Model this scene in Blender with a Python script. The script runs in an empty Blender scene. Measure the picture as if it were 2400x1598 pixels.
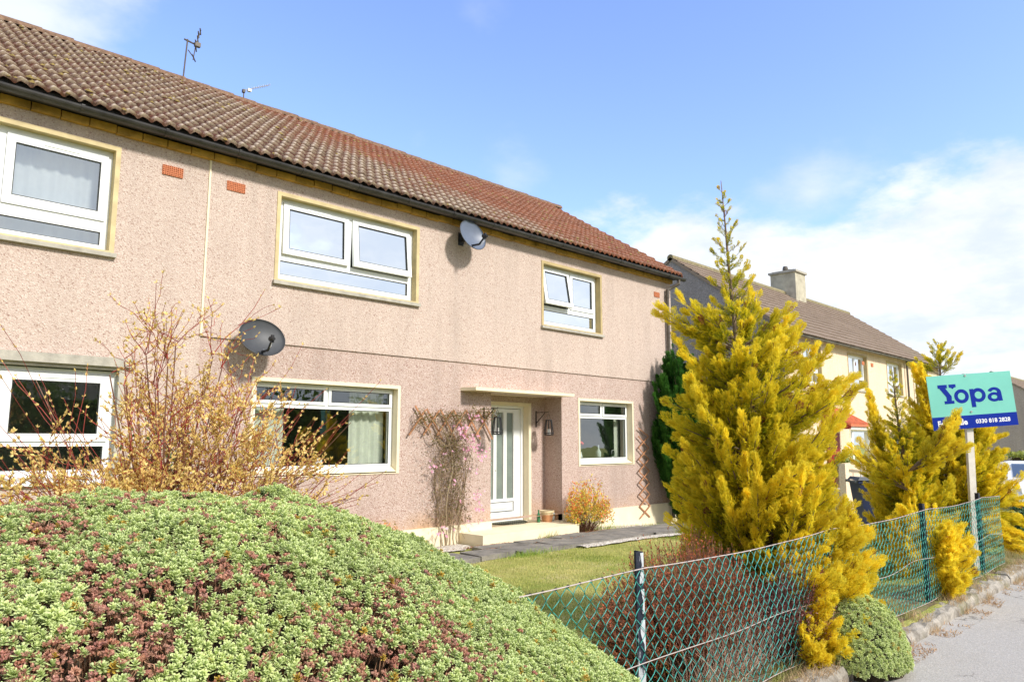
import bpy, math, random
import numpy as np
from mathutils import Vector, Matrix
PI = math.pi
rad = math.radians
SC = bpy.context.scene
COL = SC.collection
random.seed(7)
RNG = np.random.default_rng(11)

# ------------------------------------------------------------------ camera
YAW, PITCH, ROLL, EYE = rad(44.99), rad(7.73), rad(0.065), 1.6
fw = Vector((math.cos(YAW)*math.cos(PITCH), math.sin(YAW)*math.cos(PITCH), math.sin(PITCH)))
rt = Vector((math.sin(YAW), -math.cos(YAW), 0))
up = rt.cross(fw)
rt2 = rt*math.cos(ROLL) + up*math.sin(ROLL)
up2 = up*math.cos(ROLL) - rt*math.sin(ROLL)
cam_d = bpy.data.cameras.new("camera")
cam = bpy.data.objects.new("camera", cam_d)
COL.objects.link(cam)
cam_d.sensor_width = 36
cam_d.lens = 1715.5/2400*36
cam_d.clip_start = 0.05
cam_d.clip_end = 3000
m3 = Matrix((rt2, up2, -fw)).transposed()
cam.matrix_world = Matrix.Translation((0, 0, EYE)) @ m3.to_4x4()
SC.camera = cam

# ------------------------------------------------------------------ light
SUN_EL, SUN_AZ = rad(37), rad(9)          # azimuth measured from -Y towards +X
sun_dir = Vector((math.sin(SUN_AZ)*math.cos(SUN_EL), -math.cos(SUN_AZ)*math.cos(SUN_EL), math.sin(SUN_EL)))
sd = bpy.data.lights.new("sun", 'SUN')
sd.energy = 2.6
sd.angle = rad(7.0)
sd.color = (1.0, 0.955, 0.88)
so = bpy.data.objects.new("sun", sd)
COL.objects.link(so)
so.location = (0, -20, 30)
so.rotation_euler = (-sun_dir).to_track_quat('-Z', 'Y').to_euler()

world = bpy.data.worlds.new("World")
SC.world = world
world.use_nodes = True
wn, wl = world.node_tree.nodes, world.node_tree.links
wn.clear()
def N(t, **k):
    n = wn.new(t)
    for a, b in k.items(): setattr(n, a, b)
    return n
def wmath(op, a, b=None, c=None, clamp=False):
    n = N('ShaderNodeMath', operation=op); n.use_clamp = clamp
    for i, v in enumerate((a, b, c)):
        if v is None: continue
        if hasattr(v, 'is_linked'): wl.new(v, n.inputs[i])
        else: n.inputs[i].default_value = v
    return n.outputs[0]
def wsmooth(v, lo, hi):
    n = N('ShaderNodeMapRange', interpolation_type='SMOOTHSTEP')
    wl.new(v, n.inputs['Value'])
    n.inputs['From Min'].default_value = lo; n.inputs['From Max'].default_value = hi
    return n.outputs['Result']
sky = N('ShaderNodeTexSky')
sky.sky_type = 'NISHITA'
sky.sun_disc = False
sky.sun_elevation = SUN_EL
sky.sun_rotation = PI - SUN_AZ
sky.altitude = 100
sky.air_density = 1.0
sky.dust_density = 1.0
sky.ozone_density = 1.6
tc = N('ShaderNodeTexCoord')
sep = N('ShaderNodeSeparateXYZ'); wl.new(tc.outputs['Generated'], sep.inputs[0])
zc = wmath('MAXIMUM', sep.outputs['Z'], 0.0)
den = wmath('ADD', zc, 0.22)
cx = wmath('DIVIDE', sep.outputs['X'], den); cy = wmath('DIVIDE', sep.outputs['Y'], den)
cmb = N('ShaderNodeCombineXYZ'); wl.new(cx, cmb.inputs[0]); wl.new(cy, cmb.inputs[1])
def wnoise(scale, detail, rough=0.55, off=0.0):
    n = N('ShaderNodeTexNoise'); wl.new(cmb.outputs[0], n.inputs['Vector'])
    if off:
        mp = N('ShaderNodeMapping'); mp.inputs['Location'].default_value = (off, off*.7, off*.3)
        wl.new(cmb.outputs[0], mp.inputs[0]); wl.new(mp.outputs[0], n.inputs['Vector'])
    n.inputs['Scale'].default_value = scale; n.inputs['Detail'].default_value = detail; n.inputs['Roughness'].default_value = rough
    return n.outputs['Fac']
nA = wnoise(1.5, 7, 0.6, 3.1)
nB = wnoise(0.8, 4, 0.5, 9.7)
# bank of cloud low over the horizon, ragged upper edge
edge = wmath('ADD', wmath('MULTIPLY', wmath('SUBTRACT', nA, 0.5), 0.34), wmath('MULTIPLY', wmath('SUBTRACT', nB, 0.5), 0.25))
bank = wsmooth(wmath('ADD', wmath('SUBTRACT', 0.262, zc), edge), -0.012, 0.042)
# cloudier behind the viewer
back = wsmooth(wmath('ADD', wmath('MULTIPLY', sep.outputs['Y'], -1.0), 0.0), -0.1, 0.3)
backc = wmath('MULTIPLY', back, wsmooth(wmath('ADD', nA, wmath('MULTIPLY', nB, .5)), 0.36, 0.62))
def blob(d, r, r2):
    n = N('ShaderNodeVectorMath', operation='DISTANCE')
    wl.new(tc.outputs['Generated'], n.inputs[0]); n.inputs[1].default_value = d
    dn = wmath('ADD', n.outputs['Value'], wmath('MULTIPLY', wmath('SUBTRACT', nA, 0.5), -0.35))
    return wsmooth(dn, r, r2)
cov = wmath('MAXIMUM', bank, backc)
for d, r, r2, st in [((0.08, 0.87, 0.48), 0.17, 0.07, 0.85), ((0.655, 0.665, 0.352), 0.06, -0.03, 0.42), ((0.565, 0.634, 0.53), 0.03, -0.06, 0.3), ((0.55, 0.73, 0.385), .035, -.04, .4), ((0.88,0.36,.30), .07, -.02, .6)]:
    cov = wmath('MAXIMUM', cov, wmath('MULTIPLY', blob(d, r, r2), st))
tone = wnoise(2.6, 6, 0.6, 5.3)
cr = N('ShaderNodeMix', data_type='RGBA')
wl.new(wsmooth(tone, 0.36, 0.62), cr.inputs['Factor'])
CLOUD_LO, CLOUD_HI, SKY_T = (3.0, 3.3, 3.85, 1), (3.9, 4.0, 4.2, 1), (1.06, 1.07, 1.30, 1)
cr.inputs['A'].default_value = CLOUD_LO
cr.inputs['B'].default_value = CLOUD_HI
skyt = N('ShaderNodeMix', data_type='RGBA', blend_type='MULTIPLY')
skyt.inputs['Factor'].default_value = 1
wl.new(sky.outputs[0], skyt.inputs['A']); skyt.inputs['B'].default_value = SKY_T
mx = N('ShaderNodeMix', data_type='RGBA')
wl.new(wmath('MULTIPLY', cov, 0.96), mx.inputs['Factor']); wl.new(skyt.outputs['Result'], mx.inputs['A']); wl.new(cr.outputs['Result'], mx.inputs['B'])
bg = N('ShaderNodeBackground'); bg.inputs['Strength'].default_value = 0.15
wl.new(mx.outputs['Result'], bg.inputs['Color'])
wo = N('ShaderNodeOutputWorld'); wl.new(bg.outputs[0], wo.inputs[0])

SC.view_settings.view_transform = 'Standard'
SC.view_settings.look = 'None'
SC.view_settings.exposure = 0.90
SC.view_settings.gamma = 1.0
SC.cycles.use_denoising = True
SC.cycles.max_bounces = 8
SC.cycles.transparent_max_bounces = 12
SC.cycles.sample_clamp_indirect = 8

# ------------------------------------------------------------------ materials
MATS = {}
class NT:
    def __init__(s, name):
        s.m = bpy.data.materials.new(name); s.m.use_nodes = True
        s.t = s.m.node_tree; s.n = s.t.nodes; s.l = s.t.links
        s.n.clear()
        s.out = s.n.new('ShaderNodeOutputMaterial')
        s.tc = s.n.new('ShaderNodeTexCoord')
        MATS[name] = s.m
    def add(s, t, **k):
        n = s.n.new(t)
        for a, b in k.items(): setattr(n, a, b)
        return n
    def coord(s, scale=(1, 1, 1), kind='Object'):
        mp = s.add('ShaderNodeMapping'); mp.inputs['Scale'].default_value = scale
        s.l.new(s.tc.outputs[kind], mp.inputs[0]); return mp.outputs[0]
    def noise(s, scale, detail=4, rough=.55, vec=None, dist=0):
        n = s.add('ShaderNodeTexNoise'); n.inputs['Scale'].default_value = scale
        n.inputs['Detail'].default_value = detail; n.inputs['Roughness'].default_value = rough
        n.inputs['Distortion'].default_value = dist
        s.l.new(vec or s.tc.outputs['Object'], n.inputs['Vector']); return n.outputs['Fac']
    def voro(s, scale, vec=None, out='Color', rnd=1.0):
        n = s.add('ShaderNodeTexVoronoi'); n.inputs['Scale'].default_value = scale
        n.inputs['Randomness'].default_value = rnd
        s.l.new(vec or s.tc.outputs['Object'], n.inputs['Vector']); return n.outputs[out]
    def ramp(s, v, stops, interp='LINEAR'):
        n = s.add('ShaderNodeValToRGB'); n.color_ramp.interpolation = interp
        e = n.color_ramp.elements
        while len(e) < len(stops): e.new(0.5)
        for i, (p, c) in enumerate(stops):
            e[i].position = p
            e[i].color = (c, c, c, 1) if isinstance(c, (int, float)) else (*c[:3], 1)
        s.l.new(v, n.inputs[0]); return n.outputs[0]
    def mix(s, f, a, b, mode='MIX'):
        n = s.add('ShaderNodeMix', data_type='RGBA', blend_type=mode)
        for k, v in (('Factor', f), ('A', a), ('B', b)):
            if hasattr(v, 'is_linked'): s.l.new(v, n.inputs[k])
            elif k == 'Factor': n.inputs[k].default_value = v
            else: n.inputs[k].default_value = (*v[:3], 1)
        return n.outputs['Result']
    def math(s, op, a, b=0.0, clamp=False):
        n = s.add('ShaderNodeMath', operation=op); n.use_clamp = clamp
        for i, v in enumerate((a, b)):
            if hasattr(v, 'is_linked'): s.l.new(v, n.inputs[i])
            else: n.inputs[i].default_value = v
        return n.outputs[0]
    def xyz(s):
        n = s.add('ShaderNodeSeparateXYZ'); s.l.new(s.tc.outputs['Object'], n.inputs[0]); return n.outputs
    def bump(s, h, strength=.5, dist=.01):
        n = s.add('ShaderNodeBump'); n.inputs['Strength'].default_value = strength; n.inputs['Distance'].default_value = dist
        s.l.new(h, n.inputs['Height']); return n.outputs[0]
    def bsdf(s, col, rough=.6, bump=None, metal=0, spec=.5, **k):
        n = s.add('ShaderNodeBsdfPrincipled')
        if hasattr(col, 'is_linked'): s.l.new(col, n.inputs['Base Color'])
        else: n.inputs['Base Color'].default_value = (*col[:3], 1)
        if hasattr(rough, 'is_linked'): s.l.new(rough, n.inputs['Roughness'])
        else: n.inputs['Roughness'].default_value = rough
        n.inputs['Metallic'].default_value = metal
        n.inputs['Specular IOR Level'].default_value = spec
        if bump: s.l.new(bump, n.inputs['Normal'])
        return n.outputs[0]
    def done(s, shader):
        s.l.new(shader, s.out.inputs[0]); return s.m

def plain(name, col, rough=.6, var=.12, scale=6, metal=0, spec=.4, bump=0.0, bscale=60):
    t = NT(name)
    f = t.noise(scale, 5, .6)
    dark = tuple(c*(1-var*1.6) for c in col); light = tuple(min(1, c*(1+var)) for c in col)
    c = t.ramp(f, [(.3, dark), (.7, light)])
    b = t.bump(t.noise(bscale, 3), bump, .01) if bump else None
    return t.done(t.bsdf(c, rough, b, metal, spec))

def pebble(name, base, spots, pale, scale=62, stain=None):
    t = NT(name)
    v = t.voro(scale)
    sp = t.add('ShaderNodeSeparateColor'); t.l.new(v, sp.inputs[0])
    c = t.ramp(sp.outputs[0], [(0, spots[0]), (.10, spots[1]), (.24, base), (.72, base), (.88, pale), (1, pale)])
    n2 = t.noise(scale*.55, 3, .7)
    c = t.mix(t.ramp(n2, [(.30, .6), (.5, 0)]), c, spots[1])
    big = t.noise(.55, 5, .6)
    c = t.mix(t.ramp(big, [(.35, .0), (.75, .28)]), c, tuple(x*.82 for x in base), 'MIX')
    st = t.math('MULTIPLY', t.ramp(t.noise(1.0, 5, .65, t.coord((2.6, 2.6, .22))), [(.44, 0), (.72, .55)]), t.ramp(t.noise(.45, 2), [(.35, .3), (.6, 1)]))
    c = t.mix(st, c, tuple(x*.62 for x in base))
    if stain:
        z = t.xyz()
        f = t.math('MULTIPLY', t.ramp(z[2], [(.25, 1), (.62, 0)]), t.ramp(t.noise(1.6, 4), [(.35, 0), (.65, .75)]))
        c = t.mix(f, c, stain)
    h = t.math('ADD', t.voro(scale, out='Distance'), n2)
    return t.done(t.bsdf(c, .92, t.bump(h, .55, .012), spec=.15))

pebble('dash_upper', (.565, .45, .385), ((.32, .20, .165), (.47, .35, .29)), (.66, .555, .48), 78)
pebble('dash_lower', (.51, .39, .335), ((.26, .135, .115), (.40, .265, .22)), (.65, .53, .48), 78, stain=(.56, .33, .15))
pebble('dash_shade_grey', (.31, .285, .27), ((.18, .16, .155), (.24, .22, .21)), (.40, .37, .35), 40)  # gable side darkened: its shade is put into the colour
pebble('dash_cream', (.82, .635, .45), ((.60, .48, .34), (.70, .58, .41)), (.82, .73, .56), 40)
pebble('dash_pink', (.44, .36, .31), ((.3, .24, .2), (.4, .32, .27)), (.5, .42, .36), 40)
plain('wallhead_ochre', (.50, .285, .055), .8, .30, 5, bump=.3)
plain('ochre_trim', (.58, .465, .25), .7, .14, 5, bump=.15)
plain('olive_trim', (.48, .37, .18), .7, .12, 5)
plain('cream_paint', (.80, .70, .50), .65, .06, 4, bump=.15)
plain('stone_sill', (.42, .39, .33), .85, .15, 9, bump=.3)
plain('upvc', (.80, .82, .81), .28, .02, 3, spec=.5)
plain('upvc_shadow', (.55, .57, .56), .35, .03, 3)
plain('seal', (.03, .03, .03), .6, .05)
plain('gutter_black', (.035, .032, .030), .35, .35, 5, spec=.5)
plain('gutter_grey', (.13, .115, .095), .5, .3, 5)
plain('pipe_brown', (.11, .09, .07), .5, .2, 6)
plain('interior', (.52, .56, .49), .9, .05)
plain('interior_dark', (.13, .12, .11), .9, .05)
plain('curtain_net', (.72, .74, .73), .9, .04, 8)
plain('curtain_cream', (.70, .70, .60), .9, .06, 8)
plain('dish_grey', (.055, .058, .064), .5, .08, 12, spec=.4)
plain('dish_pale', (.12, .145, .20), .42, .06, 12)
plain('black_metal', (.02, .02, .022), .45, .2, 30)
plain('alu', (.55, .55, .53), .4, .1, 20, metal=.7)
plain('clay_vent', (.52, .17, .075), .8, .15, 30)
plain('terracotta', (.50, .24, .11), .8, .15, 20)
plain('pot_cream', (.68, .55, .34), .8, .1, 20)
plain('soil', (.07, .045, .03), .95, .3, 30)
plain('rubber_mat', (.07, .075, .06), .9, .2, 40)
plain('wood_trellis', (.42, .20, .10), .8, .25, 15)
plain('bark', (.22, .155, .10), .9, .3, 25, bump=.4)
plain('red_bark', (.34, .07, .055), .6, .35, 9)
plain('dry_stem', (.44, .34, .22), .85, .3, 12)
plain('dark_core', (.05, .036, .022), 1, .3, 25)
plain('gal_wire', (.62, .52, .48), .45, .15, 30, metal=.3)
plain('fence_green', (.035, .30, .24), .42, .2, 14)
plain('clip_black', (.02, .025, .025), .5, .1)
plain('board_teal', (.21, .60, .50), .5, .06, 2, spec=.25)
plain('board_blue', (.003, .025, .30), .6, .03, 2, spec=.15)
plain('white_ink', (.85, .85, .88), .5, .01)
plain('white_wood', (.74, .69, .62), .6, .07, 14, bump=.15)
plain('bin_navy', (.022, .032, .085), .42, .12, 8)
plain('bin_lid', (.10, .11, .12), .4, .1, 8)
plain('red_tile', (.62, .17, .075), .6, .2, 12)
plain('dark_red', (.32, .02, .022), .5, .1, 8)
plain('car_white', (.80, .81, .82), .22, .01, 2, spec=.6)
plain('tyre', (.025, .025, .025), .85, .1)
plain('wheel_silver', (.5, .5, .5), .35, .05, metal=.7)
plain('headlamp', (.7, .72, .74), .15, .02)
plain('amber', (.7, .2, .02), .3, .02)
plain('concrete_path', (.42, .40, .36), .9, .12, 5, bump=.3)
plain('flower_red', (.7, .04, .02), .6, .1)
plain('leaf_green', (.10, .22, .05), .6, .2)
plain('pink_petal', (.82, .33, .50), .6, .15, 20)
plain('handrail', (.55, .55, .54), .4, .1)
plain('alu_pale', (.50, .53, .56), .6, .12, 30)
plain('moss_clump', (.22, .16, .05), 1, .35, 30)
plain('candle', (.75, .72, .66), .6, .05)

def m_roof(name, cols, split):
    t = NT(name)
    at = t.add('ShaderNodeAttribute'); at.attribute_name = 'Col'
    sp = t.add('ShaderNodeSeparateColor'); t.l.new(at.outputs['Color'], sp.inputs[0])
    # Col: r = random per tile, g = nose edge, b = course fraction up the slope
    x = t.xyz()
    fine = t.noise(38, 4, .7)
    big = t.noise(.7, 4, .6)
    mid = t.noise(6, 4, .65)
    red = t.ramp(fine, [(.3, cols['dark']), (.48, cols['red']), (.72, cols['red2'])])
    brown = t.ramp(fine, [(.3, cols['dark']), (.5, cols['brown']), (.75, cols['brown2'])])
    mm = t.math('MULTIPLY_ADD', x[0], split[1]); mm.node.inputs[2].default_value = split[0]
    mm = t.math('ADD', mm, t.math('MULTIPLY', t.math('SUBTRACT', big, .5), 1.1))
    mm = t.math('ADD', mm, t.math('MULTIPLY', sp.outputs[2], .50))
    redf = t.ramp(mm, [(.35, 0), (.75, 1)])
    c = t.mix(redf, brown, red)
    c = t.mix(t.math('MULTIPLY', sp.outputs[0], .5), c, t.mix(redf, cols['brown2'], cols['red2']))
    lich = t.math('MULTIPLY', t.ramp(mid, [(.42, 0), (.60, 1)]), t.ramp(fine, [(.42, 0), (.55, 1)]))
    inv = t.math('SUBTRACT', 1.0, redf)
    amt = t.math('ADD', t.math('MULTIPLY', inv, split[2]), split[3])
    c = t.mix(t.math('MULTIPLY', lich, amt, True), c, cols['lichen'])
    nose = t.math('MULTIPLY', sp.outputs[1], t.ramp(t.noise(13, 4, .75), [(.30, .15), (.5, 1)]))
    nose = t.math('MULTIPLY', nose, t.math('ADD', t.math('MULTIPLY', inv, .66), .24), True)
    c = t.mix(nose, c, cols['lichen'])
    moss = t.ramp(t.noise(2.3, 5, .7), [(.62, 0), (.74, .55)])
    c = t.mix(moss, c, cols['moss'])
    return t.done(t.bsdf(c, .9, t.bump(fine, .5, .012), spec=.15))
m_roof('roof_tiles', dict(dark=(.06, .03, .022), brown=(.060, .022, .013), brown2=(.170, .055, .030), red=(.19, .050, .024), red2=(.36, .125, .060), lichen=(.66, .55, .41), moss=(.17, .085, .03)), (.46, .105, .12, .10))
m_roof('roof_tiles_grey', dict(dark=(.09, .075, .055), brown=(.19, .155, .11), brown2=(.28, .235, .17), red=(.20, .145, .11), red2=(.28, .21, .16), lichen=(.40, .34, .25), moss=(.26, .21, .11)), (.9, -.05, .3, .1))
plain('ridge_tile', (.27, .23, .13), .9, .3, 14, bump=.4)
plain('ridge_tile_brown', (.20, .12, .075), .9, .35, 16, bump=.4)

def m_foliage(name, rough=.5, trans=.35, var=.18, spec=.3, vscale=5):
    t = NT(name)
    at = t.add('ShaderNodeAttribute'); at.attribute_name = 'Col'
    n = t.noise(vscale, 3, .6)
    k = t.ramp(n, [(.3, 1-var), (.7, 1+var*.5)])
    c = t.mix(1.0, at.outputs['Color'], k, 'MULTIPLY')
    p = t.bsdf(c, rough, spec=spec)
    tr = t.add('ShaderNodeBsdfTranslucent'); t.l.new(c, tr.inputs[0])
    mxs = t.add('ShaderNodeMixShader'); mxs.inputs[0].default_value = trans
    t.l.new(p, mxs.inputs[1]); t.l.new(tr.outputs[0], mxs.inputs[2])
    return t.done(mxs.outputs[0])
m_foliage('foliage', .5, .3, .12)
m_foliage('foliage_conifer', .6, .58, .22, .15, 3)
m_foliage('foliage_waxy', .42, .22, .1, .4, 4)
m_foliage('grass_blades', .6, .3, .2, .2, 2)

def m_glass(name, fac, tint, rough=0.0):
    t = NT(name)
    g = t.add('ShaderNodeBsdfGlossy'); g.inputs['Roughness'].default_value = rough; g.inputs['Color'].default_value = (.92, .96, .97, 1)
    tr = t.add('ShaderNodeBsdfTransparent'); tr.inputs['Color'].default_value = (*tint, 1)
    b = t.bump(t.noise(1.4, 2), .12, .02); t.l.new(b, g.inputs['Normal'])
    lw = t.add('ShaderNodeLayerWeight'); lw.inputs['Blend'].default_value = .35
    f = t.math('ADD', t.math('MULTIPLY', lw.outputs['Facing'], .25), fac, True)
    mxs = t.add('ShaderNodeMixShader'); t.l.new(f, mxs.inputs[0])
    t.l.new(tr.outputs[0], mxs.inputs[1]); t.l.new(g.outputs[0], mxs.inputs[2])
    return t.done(mxs.outputs[0])
m_glass('glass_upper', .82, (.75, .8, .8))
m_glass('glass_net', .36, (.8, .83, .83))
m_glass('glass_lower', .15, (.85, .9, .87))
m_glass('glass_car', .25, (.15, .2, .2))
t = NT('glass_frosted')
t.done(t.bsdf(t.ramp(t.noise(3, 4), [(.3, (.16, .20, .18)), (.7, (.24, .28, .24))]), .22, t.bump(t.noise(90, 2), .3, .004), spec=.6))
t = NT('glass_green')
t.done(t.bsdf((.02, .16, .06), .12, spec=.6))
t = NT('glass_clear')
t.done(t.bsdf((.55, .6, .6), .1, spec=.7))

# ground
t = NT('lawn')
c = t.ramp(t.noise(1.7, 6, .65), [(.30, (.25, .32, .06)), (.5, (.44, .44, .12)), (.70, (.64, .55, .24))])
c = t.mix(t.ramp(t.noise(55, 3, .7), [(.35, .6), (.6, 0)]), c, (.07, .09, .02))
t.done(t.bsdf(c, .95, t.bump(t.noise(80, 3), .6, .02), spec=.1))
t = NT('asphalt')
v = t.voro(110); sp = t.add('ShaderNodeSeparateColor'); t.l.new(v, sp.inputs[0])
c = t.ramp(sp.outputs[0], [(0, (.35, .33, .305)), (.4, (.42, .395, .37)), (.8, (.46, .435, .405)), (1, (.54, .51, .475))])
c = t.mix(t.ramp(t.noise(1.3, 6, .65), [(.35, 0), (.7, .5)]), c, (.36, .335, .30))
c = t.mix(t.ramp(t.noise(11, 5, .7), [(.60, 0), (.72, .6)]), c, (.30, .28, .25))
vn = t.add('ShaderNodeTexVoronoi', feature='DISTANCE_TO_EDGE'); vn.inputs['Scale'].default_value = .8
wv = t.add('ShaderNodeVectorMath', operation='ADD'); nz = t.add('ShaderNodeTexNoise'); nz.inputs['Scale'].default_value = 2.2; nz.inputs['Detail'].default_value = 6
t.l.new(t.tc.outputs['Object'], nz.inputs['Vector']); t.l.new(t.tc.outputs['Object'], wv.inputs[0]); t.l.new(nz.outputs['Color'], wv.inputs[1]); t.l.new(wv.outputs[0], vn.inputs['Vector'])
crk = t.math('MULTIPLY', t.ramp(vn.outputs['Distance'], [(.003, .8), (.010, 0)]), t.ramp(t.noise(.7, 2), [(.48, 0), (.56, 1)]))
c = t.mix(crk, c, (.10, .09, .08))
t.done(t.bsdf(c, .9, t.bump(t.voro(110, out='Distance'), .3, .008), spec=.2))
t = NT('kerb_stone')
c = t.ramp(t.noise(9, 6, .7), [(.3, (.16, .14, .115)), (.5, (.33, .30, .26)), (.7, (.52, .47, .40))])
c = t.mix(t.ramp(t.noise(2.6, 4), [(.52, 0), (.62, .6)]), c, (.17, .16, .06))
t.done(t.bsdf(c, .92, t.bump(t.noise(35, 5, .7), .7, .02), spec=.15))
t = NT('slab_stone')
c = t.ramp(t.noise(3.3, 6, .7), [(.3, (.12, .11, .10)), (.5, (.21, .195, .175)), (.7, (.31, .28, .235))])
c = t.mix(t.ramp(t.noise(14, 4, .7), [(.58, 0), (.68, .6)]), c, (.10, .085, .05))
t.done(t.bsdf(c, .9, t.bump(t.noise(30, 5, .7), .5, .015), spec=.2))
t = NT('verge_soil')
c = t.ramp(t.noise(7, 6, .7), [(.3, (.10, .075, .045)), (.48, (.26, .20, .12)), (.62, (.20, .22, .08)), (.75, (.42, .34, .22))])
t.done(t.bsdf(c, .95, t.bump(t.noise(40, 5, .7), .8, .02), spec=.1))
t = NT('gravel')
v = t.voro(38); sp = t.add('ShaderNodeSeparateColor'); t.l.new(v, sp.inputs[0])
c = t.ramp(sp.outputs[0], [(0, (.3, .26, .22)), (.5, (.55, .5, .43)), (1, (.75, .70, .62))])
t.done(t.bsdf(c, .9, t.bump(t.voro(38, out='Distance'), .8, .02), spec=.2))
t = NT('post_paint')
c = t.ramp(t.noise(7, 6, .75, t.coord((1, 1, .35))), [(.56, (.010, .014, .030)), (.61, (.42, .44, .46)), (.8, (.55, .57, .58))], 'LINEAR')
t.done(t.bsdf(c, .5, t.bump(t.noise(40, 4), .3, .005)))
t = NT('post_dark')
c = t.ramp(t.noise(9, 6, .7, t.coord((1, 1, .35))), [(.64, (.010, .014, .034)), (.72, (.30, .32, .34))])
t.done(t.bsdf(c, .5))

# ------------------------------------------------------------------ objects
BASE = {}
def tag(o, label=None, cat=None, group=None, kind=None):
    if label: o['label'] = label
    if cat: o['category'] = cat
    if group: o['group'] = group
    if kind: o['kind'] = kind
    return o
def thing(name, loc, label, cat, group=None, rz=0):
    o = bpy.data.objects.new(name, None); COL.objects.link(o)
    o.location = loc; o.rotation_euler = (0, 0, rz)
    o.empty_display_size = .1
    BASE[o.name] = np.array(loc, float) if rz == 0 else None
    return tag(o, label, cat, group)
def link_mesh(name, V, faces, loops_n, mat, parent, smooth=False, cols=None, uvw=None, local=False):
    me = bpy.data.meshes.new(name)
    V = np.asarray(V, np.float32)
    if parent is not None and not local:
        b = BASE.get(parent.name)
        if b is not None: V = V - b.astype(np.float32)
    me.vertices.add(len(V)); me.vertices.foreach_set('co', V.ravel())
    me.loops.add(len(faces)); me.loops.foreach_set('vertex_index', faces.astype(np.int32))
    me.polygons.add(len(loops_n))
    st = np.zeros(len(loops_n), np.int32); st[1:] = np.cumsum(loops_n)[:-1]
    me.polygons.foreach_set('loop_start', st); me.polygons.foreach_set('loop_total', loops_n.astype(np.int32))
    me.polygons.foreach_set('use_smooth', np.full(len(loops_n), bool(smooth)))
    if cols is not None:
        a = me.color_attributes.new('Col', 'FLOAT_COLOR', 'POINT')
        c4 = np.ones((len(V), 4), np.float32); c4[:, :3] = cols
        a.data.foreach_set('color', c4.ravel())
    me.update(calc_edges=True); me.validate()
    me.materials.append(MATS[mat] if isinstance(mat, str) else mat)
    o = bpy.data.objects.new(name, me); COL.objects.link(o)
    if parent is not None:
        o.parent = parent; BASE[o.name] = BASE.get(parent.name)
    return o
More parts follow.
